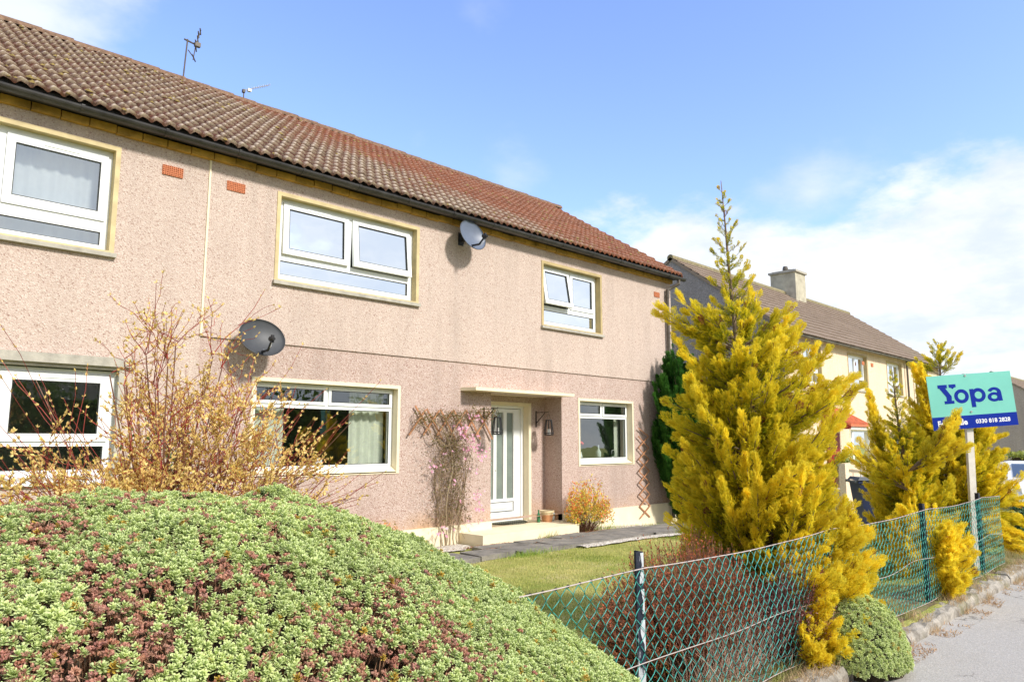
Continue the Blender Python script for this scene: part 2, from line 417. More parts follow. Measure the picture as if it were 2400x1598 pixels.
class MB:
    """collects shapes and links them as ONE mesh object"""
    def __init__(s): s.V = []; s.F = []; s.L = []; s.C = []; s.n = 0
    def addv(s, V, F, col=None):
        V = np.asarray(V, float).reshape(-1, 3)
        for f in F: s.F.append(np.asarray(f, np.int64)+s.n); s.L.append(np.array([len(f)]))
        s.V.append(V); s.C.append(np.broadcast_to(np.asarray(col if col is not None else (1, 1, 1), float), V.shape)); s.n += len(V)
        return s
    def addm(s, V, F, col=None):
        """V (n,3), F (m,k) arrays"""
        V = np.asarray(V, float).reshape(-1, 3); F = np.asarray(F, np.int64)
        s.F.append((F+s.n).ravel()); s.L.append(np.full(len(F), F.shape[1]))
        s.V.append(V); s.C.append(np.broadcast_to(np.asarray(col if col is not None else (1, 1, 1), float), V.shape)); s.n += len(V)
        return s
    def box(s, x0, y0, z0, x1, y1, z1):
        V = [(x, y, z) for z in (z0, z1) for y in (y0, y1) for x in (x0, x1)]
        return s.addv(V, [(0, 2, 3, 1), (4, 5, 7, 6), (0, 1, 5, 4), (2, 6, 7, 3), (0, 4, 6, 2), (1, 3, 7, 5)])
    def obox(s, a, b, w, h, upv=(0, 0, 1)):
        a, b = np.array(a, float), np.array(b, float); d = b-a; d /= np.linalg.norm(d)
        u = np.array(upv, float); r = np.cross(d, u)
        if np.linalg.norm(r) < 1e-3: u = np.array((0, 1., 0)); r = np.cross(d, u)
        r /= np.linalg.norm(r); u = np.cross(r, d)
        V = [p+r*w/2*i+u*h/2*j for p in (a, b) for j in (-1, 1) for i in (-1, 1)]
        return s.addv(V, [(0, 2, 3, 1), (4, 5, 7, 6), (0, 1, 5, 4), (2, 6, 7, 3), (0, 4, 6, 2), (1, 3, 7, 5)])
    def tube(s, pts, r, n=8, cap=True, col=None):
        P = np.asarray(pts, float); m = len(P)
        R = np.broadcast_to(np.asarray(r, float), (m,))
        T = np.gradient(P, axis=0); T /= np.linalg.norm(T, axis=1, keepdims=True)+1e-12
        ref = np.array((0, 0, 1.)) if abs(T[0][2]) < .9 else np.array((1., 0, 0))
        A = np.cross(T, ref); A /= np.linalg.norm(A, axis=1, keepdims=True)+1e-12
        B = np.cross(T, A)
        th = np.arange(n)*2*PI/n
        V = P[:, None]+R[:, None, None]*(A[:, None]*np.cos(th)[None, :, None]+B[:, None]*np.sin(th)[None, :, None])
        i, j = np.meshgrid(np.arange(m-1), np.arange(n), indexing='ij')
        a = i*n+j; b = i*n+(j+1) % n
        F = np.stack([a, b, b+n, a+n], -1).reshape(-1, 4)
        n0 = s.n
        s.addm(V.reshape(-1, 3), F, col)
        if cap:
            for c in (np.arange(n)[::-1], (m-1)*n+np.arange(n)):
                s.F.append(c+n0); s.L.append(np.array([n]))
        return s
    def lathe(s, prof, c=(0, 0, 0), n=20, axis='z'):
        th = np.arange(n)*2*PI/n; V = []
        for r, z in prof:
            for t_ in th: V.append((c[0]+r*math.cos(t_), c[1]+r*math.sin(t_), c[2]+z) if axis == 'z' else (c[0]+r*math.cos(t_), c[1]+z, c[2]+r*math.sin(t_)))
        F = [(i*n+j, i*n+(j+1) % n, (i+1)*n+(j+1) % n, (i+1)*n+j) for i in range(len(prof)-1) for j in range(n)]
        F += [tuple(range(n))[::-1], tuple((len(prof)-1)*n+k for k in range(n))]
        return s.addv(V, F)
    def prism(s, poly, a0, a1, axis=0):
        """poly of 2-D points in the plane across axis, extruded a0..a1"""
        n = len(poly); V = []
        for a in (a0, a1):
            for p, q in poly:
                v = [p, q]; v.insert(axis, a); V.append(v)
        F = [tuple(range(n)), tuple(range(2*n-1, n-1, -1))]+[(i, i+n, (i+1) % n+n, (i+1) % n) for i in range(n)]
        return s.addv(V, F)
    def build(s, name, mat, parent=None, smooth=False, local=False, colors=False):
        return link_mesh(name, np.concatenate(s.V), np.concatenate(s.F), np.concatenate(s.L), mat, parent, smooth, np.concatenate(s.C) if colors else None, local=local)

def panel(mb, x0, x1, z0, z1, yf, yb, holes=(), back=True, sides=True):
    """sheet with rectangular openings; front face at yf, back at yb, openings lined"""
    xs = sorted({x0, x1, *[h[0] for h in holes], *[h[1] for h in holes]}); xs = [x for x in xs if x0 <= x <= x1]
    zs = sorted({z0, z1, *[h[2] for h in holes], *[h[3] for h in holes]}); zs = [z for z in zs if z0 <= z <= z1]
    inside = lambda x, z: any(h[0] < x < h[1] and h[2] < z < h[3] for h in holes)
    V, F = [], []
    def q(*p):
        n = len(V); V.extend(p); F.append((n, n+1, n+2, n+3))
    for i in range(len(xs)-1):
        for j in range(len(zs)-1):
            a, b, c, d = xs[i], xs[i+1], zs[j], zs[j+1]
            if inside((a+b)/2, (c+d)/2): continue
            q((a, yf, c), (b, yf, c), (b, yf, d), (a, yf, d))
            if back: q((a, yb, c), (a, yb, d), (b, yb, d), (b, yb, c))
    if sides:
        q((x0, yf, z0), (x0, yf, z1), (x0, yb, z1), (x0, yb, z0)); q((x1, yf, z0), (x1, yb, z0), (x1, yb, z1), (x1, yf, z1))
        q((x0, yf, z1), (x1, yf, z1), (x1, yb, z1), (x0, yb, z1)); q((x0, yf, z0), (x0, yb, z0), (x1, yb, z0), (x1, yf, z0))
    for a, b, c, d in holes:
        q((a, yf, c), (a, yb, c), (a, yb, d), (a, yf, d)); q((b, yf, c), (b, yf, d), (b, yb, d), (b, yb, c))
        q((a, yf, d), (a, yb, d), (b, yb, d), (b, yf, d)); q((a, yf, c), (b, yf, c), (b, yb, c), (a, yb, c))
    mb.addv(V, F)
    return mb

# template instancing -----------------------------------------------------
def frames(D, roll):
    """orthonormal frames with x axis along D (n,3)"""
    D = D/np.linalg.norm(D, axis=1, keepdims=True)
    ref = np.where(np.abs(D[:, 2:3]) > .95, np.array([[1., 0, 0]]), np.array([[0, 0, 1.]]))
    A = np.cross(ref, D); A /= np.linalg.norm(A, axis=1, keepdims=True)
    B = np.cross(D, A)
    c, s_ = np.cos(roll)[:, None], np.sin(roll)[:, None]
    return np.stack([D, A*c+B*s_, -A*s_+B*c], axis=2)      # columns
def inst(mb, TV, TF, M, T, S, col):
    """col: (n,v,3) or (n,3)"""
    n, v = len(T), len(TV)
    V = np.einsum('nij,vj->nvi', M, TV)*np.asarray(S).reshape(-1, 1, 1)+T[:, None]
    F = TF[None]+(np.arange(n)*v)[:, None, None]
    C = col if col.ndim == 3 else np.repeat(col[:, None], v, axis=1)
    mb.addm(V.reshape(-1, 3), F.reshape(-1, TF.shape[1]), C.reshape(-1, 3))
def lerp(a, b, t): return a+(b-a)*t
def vnoise(P, s=1.0, seed=0):
    r = np.random.default_rng(seed); out = 0
    for k in range(5):
        w = r.normal(0, 1, (3,))*s*(1.5**k); ph = r.uniform(0, 6.28)
        w2 = r.normal(0, 1, (3,))*s*(1.5**k)
        out = out+np.sin(P@w+ph+1.3*np.sin(P@w2+ph*2))/(1.25**k)
    return out/2.6
# ------------------------------------------------------------------ terrain
def slope(x):
    t_ = np.clip((np.asarray(x, float)-10)/10, 0, 1); return -.42*t_*t_*(3-2*t_)
def hz(x, y):
    y = np.asarray(y, float)
    prof = np.where(y < 2.15, -.03, np.where(y < 2.55, .095, .095-.185*np.clip((y-2.55)/5.0, 0, 1)))
    return slope(x)+prof
xs = np.concatenate([np.arange(-80, -4, 8), np.arange(-4, 24, .4), np.arange(24, 60, 3), np.arange(60, 460, 40)])
ys = np.concatenate([np.arange(-120, -8, 16), [-8, -4, 0, 2.05, 2.149, 2.151, 2.35, 2.549], np.arange(2.6, 9, .4), np.arange(9, 60, 4), np.arange(60, 460, 40)])
X, Y = np.meshgrid(xs, ys, indexing='ij')
lump = .012*vnoise(np.stack([X, Y, X*0], -1).reshape(-1, 3), 1.6, 3).reshape(X.shape)*((X > -4) & (X < 24) & (Y > 2.6) & (Y < 7.5))
V = np.stack([X, Y, hz(X, Y)+lump], -1).reshape(-1, 3)
ny = len(ys); i, j = np.meshgrid(np.arange(len(xs)-1), np.arange(ny-1), indexing='ij')
a = (i*ny+j).ravel(); F = np.stack([a, a+ny, a+ny+1, a+1], -1)
g = MB(); g.addm(V, F)
tag(g.build('lawn', 'lawn', smooth=False), kind='structure')

def strip(name, y0, y1, dz, mat, x0=-40, x1=90, thick=.02, ny_=3):
    mb = MB(); xs_ = np.concatenate([[x0], np.arange(0, 24, .5), [30, 40, 60, x1]])
    V, F = [], []
    for k, x in enumerate(xs_):
        z = float(slope(x))+dz
        V += [(x, y0, z), (x, y1, z), (x, y1, z-thick), (x, y0, z-thick)]
    for k in range(len(xs_)-1):
        b = 4*k
        F += [(b, b+4, b+5, b+1), (b+1, b+5, b+6, b+2), (b, b+3, b+7, b+4)]
    mb.addv(V, F)
    return tag(mb.build(name, mat), kind='structure')
strip('pavement', -.25, 2.062, 0.0, 'asphalt')
strip('road', -6.5, -.37, -.11, 'asphalt', thick=.3)
strip('road_kerb', -.37, -.25, -.002, 'kerb_stone', thick=.2)
# rough kerb along the gardens
mb = MB(); x = -3.0
while x < 22:
    L = .88+random.uniform(-.06, .06); n = 7
    z0 = float(slope(x+L/2)); dy = random.uniform(-.012, .012); dz = random.uniform(-.012, .012)
    xs_ = np.linspace(x+.008, x+L-.008, n)
    prof = [(2.05, -.05), (2.055, .06), (2.075, .088), (2.14, .10), (2.20, .092), (2.21, -.05)]
    V = []
    for xx in xs_:
        for (py, pz) in prof:
            q = .010*math.sin(xx*17+py*31)+.008*math.sin(xx*41+pz*60)
            V.append((xx, py+dy+q*.7, z0+pz+dz+(q if pz > 0 else 0)))
    m = len(prof)
    F = [(k*m+p, (k+1)*m+p, (k+1)*m+p+1, k*m+p+1) for k in range(n-1) for p in range(m-1)]
    F += [tuple(range(m))[::-1], tuple((n-1)*m+p for p in range(m))]
    mb.addv(V, F); x += L
tag(mb.build('kerb', 'kerb_stone'), kind='structure')
# verge between kerb and fence
mb = MB(); xs_ = np.arange(-3, 22, .12); yy = np.array([2.205, 2.27, 2.36, 2.46, 2.6, 2.75])
X, Y = np.meshgrid(xs_, yy, indexing='ij')
Z = slope(X)+.100+.012*vnoise(np.stack([X, Y, X*0], -1).reshape(-1, 3), 9, 5).reshape(X.shape)
Z[:, -1] = hz(X[:, -1], Y[:, -1])-.01
a = (np.arange(len(xs_)-1)[:, None]*6+np.arange(5)[None]).ravel()
mb.addm(np.stack([X, Y, Z], -1).reshape(-1, 3), np.stack([a, a+6, a+7, a+1], -1))
tag(mb.build('verge', 'verge_soil'), kind='structure')
# garden path of stone slabs in front of the house
mb = MB(); rs = random.Random(5)
def slab(x0, y0, x1, y1, z=-.035, tilt=.0):
    j_ = lambda: rs.uniform(-.025, .025)
    P = [(x0+j_(), y0+j_()), (x1+j_(), y0+j_()), (x1+j_(), y1+j_()), (x0+j_(), y1+j_())]
    dz = [rs.uniform(-.01, .012)+tilt for _ in P]
    V = [(p[0], p[1], z+d) for p, d in zip(P, dz)]+[(p[0], p[1], z-.07) for p in P]
    mb.addv(V, [(0, 1, 2, 3), (0, 4, 5, 1), (1, 5, 6, 2), (2, 6, 7, 3), (3, 7, 4, 0)])
x = 7.98
while x < 18:
    w = rs.uniform(.78, 1.0)
    slab(x, 7.74, x+w-.03, 8.3, -.03 + float(slope(x))); slab(x-.2, 8.33, x+w-.25, 8.66, -.03 + float(slope(x))); x += w
slab(6.3, 7.75, 7.15, 8.35, -.02); slab(7.2, 7.8, 7.9, 8.3, -.015)
slab(5.3, 7.8, 6.25, 8.4, -.02)
tag(mb.build('garden_path', 'slab_stone'), kind='structure')
mb = MB()
for x0, x1, y0, y1, z in ((9.2, 12.4, 7.52, 7.73, -.062), (10.4, 14.3, 8.72, 9.26, -.065), (4.4, 8.0, 8.75, 9.26, -.07)):
    n = 24; V, F = [], []
    for k in range(n+1):
        xx = lerp(x0, x1, k/n); e = .05*math.sin(k*1.7)+.04*math.sin(k*3.1)
        s_ = float(slope(xx))
        V += [(xx, y0+e*(y1-y0)*2, z+s_), (xx, (y0+y1)/2, z+.015+s_), (xx, y1, z+.01+s_)]
    for k in range(n):
        for p in range(2): F.append((3*k+p, 3*k+3+p, 3*k+4+p, 3*k+1+p))
    mb.addv(V, F)
tag(mb.build('gravel', 'gravel'), kind='stuff')

# ------------------------------------------------------------------ roof builder
def roof_side(mb, x0, x1, ye, ze, yr, zr, courses, wave, amp, lip, sgn=1, seg=8, seed=1):
    """pantile slope from the eave (ye, ze) to the ridge (yr, zr)"""
    r = np.random.default_rng(seed)
    nx = int(round((x1-x0)/wave*seg))+1
    xs_ = np.linspace(x0, x1, nx)
    ph = (xs_-x0)/wave*2*PI
    w = amp*(np.sin(ph)+.35*np.sin(2*ph+.6))
    L = math.hypot(yr-ye, zr-ze); dy, dz = (yr-ye)/L, (zr-ze)/L; ny_, nz_ = -dz, dy
    if ny_*0+nz_ < 0: ny_, nz_ = -ny_, -nz_
    tilew = wave*2; tid = ((xs_-x0)/tilew).astype(int)
    for c in range(courses):
        s0, s1 = L*c/courses, L*(c+1)/courses+.012
        sag = .010*np.sin(xs_*.9+c*.35)+.006*np.sin(xs_*2.3+c*.2)
        jit = sag+r.normal(0, .007, tid.max()+2)[tid]; jr = r.random(tid.max()+2)[tid]; hh = r.uniform(-.004, .005, tid.max()+2)[tid]
        f = c/courses
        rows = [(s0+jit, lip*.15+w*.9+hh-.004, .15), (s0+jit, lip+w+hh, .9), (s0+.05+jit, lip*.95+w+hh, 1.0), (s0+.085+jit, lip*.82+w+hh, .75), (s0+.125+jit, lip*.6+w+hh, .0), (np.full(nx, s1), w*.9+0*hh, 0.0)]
        V, C = [], []
        for s_, h, ed in rows:
            s_ = np.broadcast_to(s_, (nx,))
            V.append(np.stack([xs_, ye+dy*s_+ny_*h, ze+dz*s_+nz_*h], -1))
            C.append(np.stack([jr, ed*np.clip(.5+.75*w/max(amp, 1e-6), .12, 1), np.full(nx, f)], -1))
        m = len(rows)
        a = (np.arange(m-1)[:, None]*nx+np.arange(nx-1)[None]).ravel()
        F = np.stack([a, a+1, a+nx+1, a+nx], -1)
        if sgn < 0: F = F[:, ::-1]
        mb.addm(np.concatenate(V), F, np.concatenate(C))

# ------------------------------------------------------------------ windows
def window(parent, x0, x1, z0, z1, yw, depth, trim, sill, frame, sashes, fixed, glass, tw=.055, frame_t=.06, sillh=.05, curtain=None, slope_sill=False, label=None):
    """x0..z1 outer edge of the surround on the wall face yw. frame=(x0,x1,z0,z1). sashes=[(outer, pane, angle)]"""
    yf = yw+depth
    s = MB()
    panel(s, x0, x1, z0, z1, yw-.012, yf+.02, [(x0+tw, x1-tw, z0+(sillh if not slope_sill else .012), z1-tw)], back=False)
    if slope_sill:
        s.addv([(x0+tw, yw-.010, z0+.03), (x1-tw, yw-.010, z0+.03), (x1-tw, yf, frame[2]+.005), (x0+tw, yf, frame[2]+.005)], [(0, 1, 2, 3)])
    w = s.build('window', trim, parent)
    if label: w['label'] = label
    if sill:
        s = MB(); s.box(x0-.02, yw-.055, z0-.028, x1+.02, yf, z0+.02); s.build('sill', sill, w)
    fx0, fx1, fz0, fz1 = frame
    holes = [o for o, p, a in sashes]+list(fixed)
    s = MB(); panel(s, fx0, fx1, fz0, fz1, yf, yf+frame_t, holes); s.build('frame', 'upvc', w)
    # thin packing behind frame edge so no light leaks round it
    for (sx0, sx1, sz0, sz1), (px0, px1, pz0, pz1), ang in sashes:
        m = MB(); H = sz1
        panel(m, sx0+.004, sx1-.004, sz0+.004, sz1-.004, yf-.018, yf+.03, [(px0, px1, pz0, pz1)])
        vw = (px1-px0)*.42; cxx = (px0+px1)/2+.02
        m.box(cxx-vw/2, yf-.026, pz1+(sz1-pz1)*.38, cxx+vw/2, yf-.016, pz1+(sz1-pz1)*.66)
        gl = MB(); gl.addv([(px0-.004, yf+.004, pz0-.004), (px1+.004, yf+.004, pz0-.004), (px1+.004, yf+.004, pz1+.004), (px0-.004, yf+.004, pz1+.004)], [(0, 1, 2, 3)])
        bd = MB(); panel(bd, px0-.001, px1+.001, pz0-.001, pz1+.001, yf-.0195, yf-.001, [(px0+.007, px1-.007, pz0+.007, pz1-.007)], back=False)
        if ang:
            ca, sa = math.cos(ang), math.sin(ang)
            for q in (m, gl, bd):
                q.V = [np.stack([v[:, 0], yf-.018+(v[:, 1]-yf+.018)*ca+(v[:, 2]-H)*sa, H+(v[:, 2]-H)*ca-(v[:, 1]-yf+.018)*sa], -1) for v in q.V]
            st = MB()
            st.box(sx1-.10, yf-.016-(sz1-sz0)*sa*.9, sz0+.012, sx1-.045, yf+.02, sz0+.035)
            st.build('stay', 'black_metal', w)
        sh = m.build('sash', 'upvc', w)
        gl.build('pane', glass, w); bd.build('seal', 'seal', w)
    for (px0, px1, pz0, pz1) in fixed:
        gl = MB(); gl.addv([(px0, yf+.022, pz0), (px1, yf+.022, pz0), (px1, yf+.022, pz1), (px0, yf+.022, pz1)], [(0, 1, 2, 3)])
        gl.build('pane', glass, w)
        bd = MB(); panel(bd, px0, px1, pz0, pz1, yf+.012, yf+.021, [(px0+.009, px1-.009, pz0+.009, pz1-.009)], back=False); bd.build('seal', 'seal', w)
    if curtain:
        for (cx0, cx1, cz0, cz1, mat, fold) in curtain:
            c = MB(); n = int((cx1-cx0)/.02)+2; xx = np.linspace(cx0, cx1, n)
            yy_ = yf+.20+fold*(np.sin(xx*2*PI/.13)+.5*np.sin(xx*2*PI/.31+1))
            V = np.concatenate([np.stack([xx, yy_, np.full(n, cz1)], -1), np.stack([xx, yy_+fold*.3*np.sin(xx*9), np.full(n, cz0)], -1)])
            a = np.arange(n-1); c.addm(V, np.stack([a, a+1, a+n+1, a+n], -1)); c.build('curtain', mat, w, smooth=True)
    return w

# ------------------------------------------------------------------ the near house
YW = 9.30
H1 = thing('terraced_house', (9, YW, -.08), 'pink pebble-dashed two-storey house with red-brown tiled roof behind the front garden', 'house')
UL, UM, UR = (.14, 2.63, 3.75, 5.08), (4.65, 7.14, 3.755, 5.045), (10.07, 11.92, 3.735, 5.02)
GL_, GM, GR = (.30, 2.84, 1.14, 2.46), (4.42, 6.84, 1.10, 2.44), (11.14, 12.98, 1.10, 2.43)
REC = (8.79, 10.65, .115, 2.425)
EX1 = 14.52
m = MB()
panel(m, 3.70, EX1, 2.905, 5.36, YW-.022, YW+.25, [UM, UR], back=False)
m.build('wall', 'dash_upper', H1)['label'] = 'paler pebble-dashed upper wall'
m = MB()
panel(m, -3, 3.70, .0, 5.36, YW-.018, YW+.25, [UL, GL_], back=False)
m.build('wall', 'dash_upper', H1)['label'] = 'pale pebble-dashed wall of the neighbouring half'
m = MB()
lower_holes = [GM, GR, (REC[0], REC[1], .0, REC[3])]
panel(m, 3.70, EX1, .235, 2.904, YW, YW+.25, [GM, GR, (REC[0], REC[1], .1, REC[3])], back=False)
# porch recess: side walls and back wall with the door opening
YB = 9.75
def qd(*p): m.addv(p, [tuple(range(len(p)))])
qd((REC[1], YW+.25, .0), (REC[1], YW+.25, REC[3]), (REC[1], YB+.01, REC[3]), (REC[1], YB+.01, .0))
qd((REC[0], YW+.25, .0), (REC[0], YB+.01, .0), (REC[0], YB+.01, REC[3]), (REC[0], YW+.25, REC[3]))
panel(m, REC[0], REC[1], .10, REC[3]+.03, YB, YB+.2, [(9.02, 10.24, .09, 2.28)], back=False, sides=False)
qd((EX1, YW, -.1), (EX1, 16.9, -.1), (EX1, 16.9, 5.36), (EX1, 13.17, 7.98), (EX1, YW, 5.36))
qd((-3, 16.9, -.1), (-3, 16.9, 5.36), (EX1, 16.9, 5.36), (EX1, 16.9, -.1))
m.build('wall', 'dash_lower', H1)['label'] = 'darker pink pebble-dashed lower wall'
m = MB()
m.box(3.70, YW-.035, -.2, REC[0]-.0, YW+.1, .235); m.box(REC[1], YW-.035, -.4, EX1+.02, YW+.1, .235)
m.box(-3, YW-.03, -.2, 3.70, YW+.1, 0.0)
m.build('plinth', 'cream_paint', H1)
m = MB(); m.box(3.690, YW-.034, 2.905, 3.715, YW-.01, 5.34); m.build('joint_strip', 'cream_paint', H1)
# wallhead and soffit
m = MB(); n = 60
for k in range(n):
    xa, xb = lerp(-3, EX1+.02, k/n), lerp(-3, EX1+.02, (k+1)/n)-.012
    h = random.uniform(-.008, .008)
    m.box(xa, YW-.085+random.uniform(-.006, .006), 5.228+h, xb, YW-.01, 5.315+h)
m.build('wallhead', 'wallhead_ochre', H1)
m = MB(); m.box(-3, YW-.20, 5.325, EX1+.10, YW+.02, 5.345); m.box(-3, YW-.235, 5.29, EX1+.12, YW-.205, 5.43)
m.build('soffit', 'black_metal', H1)  # black colour stands in for the dark shadow gap under the eaves
# gutter
def gutter(parent, x0, x1, y, z, r, mat, brk):
    g_ = MB(); n = 10; V = []
    for xx in (x0, x1):
        for k in range(n+1):
            a_ = PI+PI*k/n; V.append((xx, y+r*math.cos(a_), z+r*math.sin(a_)))
        for k in range(n, -1, -1):
            a_ = PI+PI*k/n; V.append((xx, y+(r-.006)*math.cos(a_), z+(r-.006)*math.sin(a_)))
    m_ = 2*(n+1)
    F = [(k, (k+1) % m_, (k+1) % m_+m_, k+m_) for k in range(m_)]+[tuple(range(n+1)), tuple(m_+k for k in range(n, -1, -1))]
    g_.addv(V, F)
    gg = g_.build('gutter', mat, parent)
    b = MB(); xx = x0+.5
    while xx < x1:
        prof = [(y+(r+.006)*math.cos(PI+PI*k/8), z+(r+.006)*math.sin(PI+PI*k/8)) for k in range(9)]
        b = MB(); b.prism(prof[::-1]+[(y-r-.006, z+.006), (y+r+.006, z+.006)], xx, xx+.035, 0); xx += brk
        b.build('bracket', mat, gg)
    return gg
gutter(H1, -3, EX1+.22, 9.03, 5.345, .066, 'gutter_black', .92)
# roof
YE, ZE, YR, ZR = 9.00, 5.40, 13.17, 8.08
m = MB()
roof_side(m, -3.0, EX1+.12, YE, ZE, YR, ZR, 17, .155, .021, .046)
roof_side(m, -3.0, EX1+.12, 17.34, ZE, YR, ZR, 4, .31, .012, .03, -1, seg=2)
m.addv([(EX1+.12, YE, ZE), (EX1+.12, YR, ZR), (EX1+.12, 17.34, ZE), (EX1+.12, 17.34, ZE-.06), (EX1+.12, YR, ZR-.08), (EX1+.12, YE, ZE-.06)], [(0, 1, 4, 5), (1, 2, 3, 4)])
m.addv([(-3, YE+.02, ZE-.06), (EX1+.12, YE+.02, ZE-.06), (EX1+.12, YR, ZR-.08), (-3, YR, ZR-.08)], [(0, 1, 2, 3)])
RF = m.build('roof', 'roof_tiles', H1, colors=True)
m = MB(); x = -3.0
while x < EX1+.1:
    L = .45; r0 = .125; V = []; n = 8; dz = random.uniform(-.008, .008)
    for xx, rr in ((x, r0), (x+L+.02, r0+.012)):
        for k in range(n+1):
            a_ = PI*k/n; V.append((xx, YR+rr*1.1*math.cos(a_), ZR-.045+rr*math.sin(a_)*.95+dz))
    F = [(k, k+1, k+n+2, k+n+1) for k in range(n)]+[tuple(range(n+1)), tuple(n+1+k for k in range(n, -1, -1))]
    m.addv(V, F); x += L
m.build('ridge', 'ridge_tile_brown', RF)
rng_ = np.random.default_rng(50); n_ = 650
fx = rng_.uniform(-1, EX1, n_); fs = rng_.random(n_)**1.1
keep_ = vnoise(np.stack([fx, fs*6, fx*0], -1), 1.3, 77) > -.15; fx, fs = fx[keep_], fs[keep_]
m = MB()
for x_, s_ in zip(fx, fs):
    k_ = int(s_*17); s2 = (k_+rng_.uniform(.0, .12))/17; y_, z_ = lerp(YE, YR, s2)-.012, lerp(ZE, ZR, s2)+.045; r_ = rng_.uniform(.012, .034)
    V = [(x_+r_*1.6*math.cos(a_), y_+r_*math.sin(a_), z_-.006+.64*r_*math.sin(a_)) for a_ in np.arange(6)*PI/3]+[(x_, y_-r_*.2, z_+r_*.7)]
    m.addv(V, [(q, (q+1) % 6, 6) for q in range(6)])
mo = m.build('moss', 'moss_clump', RF); mo['kind'] = 'stuff'
# concrete cowl behind the ridge
m = MB(); m.lathe([(.02, .0), (.27, .0), (.27, .20), (.22, .34), (.10, .41), (.0, .42)], (5.45, 13.55, 7.86), 24)
m.build('ridge_vent', 'stone_sill', H1, smooth=True)['label'] = 'round pale concrete cowl just behind the ridge'
# rainwater pipe
m = MB()
m.tube([(14.50, 9.03, 5.30), (14.50, 9.03, 5.20), (14.38, 9.17, 5.10), (14.30, 9.21, 5.05), (14.30, 9.215, 4.9), (14.30, 9.215, -.1)], .038, 12)
for z in (4.86, 3.3, 1.6): m.tube([(14.30, 9.215, z), (14.30, 9.215, z+.07)], .047, 12)
m.box(14.25, 9.22, 4.45, 14.35, 9.29, 4.50); m.box(14.25, 9.22, 1.0, 14.35, 9.31, 1.05)
m.build('downpipe', 'pipe_brown', H1)
# air bricks
for x0, x1, z0, z1 in ((3.11, 3.36, 4.885, 5.01), (3.93, 4.18, 4.885, 5.01), (13.84, 14.06, 4.84, 4.955)):
    m = MB(); hs = []
    nx_, nz_ = 10, 5
    dx, dz = (x1-x0)/nx_, (z1-z0)/nz_
    for i_ in range(nx_):
        for j_ in range(nz_): hs.append((x0+dx*(i_+.28), x0+dx*(i_+.78), z0+dz*(j_+.25), z0+dz*(j_+.75)))
    panel(m, x0, x1, z0, z1, YW-.034, YW-.016, hs, back=False); m.build('air_vent', 'clay_vent', H1)
# rooms seen through the glass
m = MB()
for z0, z1 in ((.1, 2.6), (2.75, 5.15)):
    for xa, xb in ((-2.9, 3.6), (3.75, 8.6), (10.85, 14.4)) if z0 < 1 else ((-2.9, 3.6), (3.75, 9.0), (9.1, 14.4)):
        ya, yb = YW+.26, 13.0
        P = [(xa, ya, z0), (xb, ya, z0), (xb, yb, z0), (xa, yb, z0), (xa, ya, z1), (xb, ya, z1), (xb, yb, z1), (xa, yb, z1)]
        m.addv(P, [(0, 1, 2, 3), (4, 7, 6, 5), (3, 2, 6, 7), (0, 3, 7, 4), (1, 5, 6, 2)])
m.build('interior', 'interior', H1)
for nm_, bx in (('cupboard', (12.3, 12.6, .1, 13.1, 12.98, 2.15)), ('cupboard', (11.7, 12.4, .1, 12.3, 12.98, 1.75)), ('sofa', (4.6, 11, .1, 6.4, 11.6, .9))):
    m = MB(); m.box(*bx); m.build(nm_, 'interior_dark', H1)

window(H1, *UL, YW-.02, .10, 'ochre_trim', 'stone_sill', (.19, 2.575, 3.80, 5.03),
       [((.40, 1.42, 4.16, 4.97), (.49, 1.33, 4.26, 4.88), 0), ((1.50, 2.53, 4.16, 4.97), (1.59, 2.45, 4.27, 4.87), 0)],
       [(.27, 2.50, 3.87, 4.03)], 'glass_net', curtain=[(.2, 2.55, 3.8, 5.0, 'curtain_net', .012)], label='net-curtained upstairs window of the neighbouring half')
window(H1, *UM, YW-.022, .11, 'ochre_trim', 'stone_sill', (4.70, 7.085, 3.80, 4.99),
       [((4.80, 5.875, 4.19, 4.945), (4.89, 5.79, 4.275, 4.86), rad(2.5)), ((5.93, 7.02, 4.19, 4.945), (6.03, 6.94, 4.285, 4.86), rad(6))],
       [(4.79, 7.0, 3.90, 4.10)], 'glass_upper', label='wide upstairs window with both sashes ajar')
window(H1, *UR, YW-.022, .12, 'olive_trim', 'stone_sill', (10.12, 11.865, 3.785, 4.965),
       [((10.17, 10.99, 4.19, 4.93), (10.26, 10.91, 4.28, 4.85), rad(10)), ((11.03, 11.80, 4.19, 4.93), (11.11, 11.72, 4.28, 4.85), 0)],
       [(10.20, 11.78, 3.875, 4.10)], 'glass_upper', label='small upstairs window with its left sash propped open')
window(H1, *GM, YW, .12, 'cream_paint', None, (4.47, 6.785, 1.20, 2.385),
       [((4.49, 5.61, 2.095, 2.36), (4.545, 5.56, 2.145, 2.315), 0), ((5.64, 6.765, 2.095, 2.36), (5.69, 6.71, 2.145, 2.315), 0)],
       [(4.54, 6.725, 1.245, 2.045)], 'glass_lower', slope_sill=True, tw=.05, sillh=.1,
       curtain=[(4.5, 5.06, 1.2, 2.08, 'curtain_cream', .012), (6.14, 6.74, 1.2, 2.35, 'curtain_cream', .02)], label='wide cream-framed living room window on the ground floor')
window(H1, *GR, YW, .13, 'cream_paint', None, (11.19, 12.93, 1.20, 2.375),
       [((11.22, 12.035, 2.09, 2.35), (11.275, 11.985, 2.14, 2.305), 0), ((12.065, 12.90, 2.09, 2.35), (12.12, 12.845, 2.14, 2.305), 0)],
       [(11.27, 12.865, 1.25, 2.045)], 'glass_lower', slope_sill=True, tw=.05, sillh=.1, curtain=[(12.72, 12.88, 1.2, 2.05, 'curtain_cream', .006)], label='cream-framed kitchen window right of the porch')
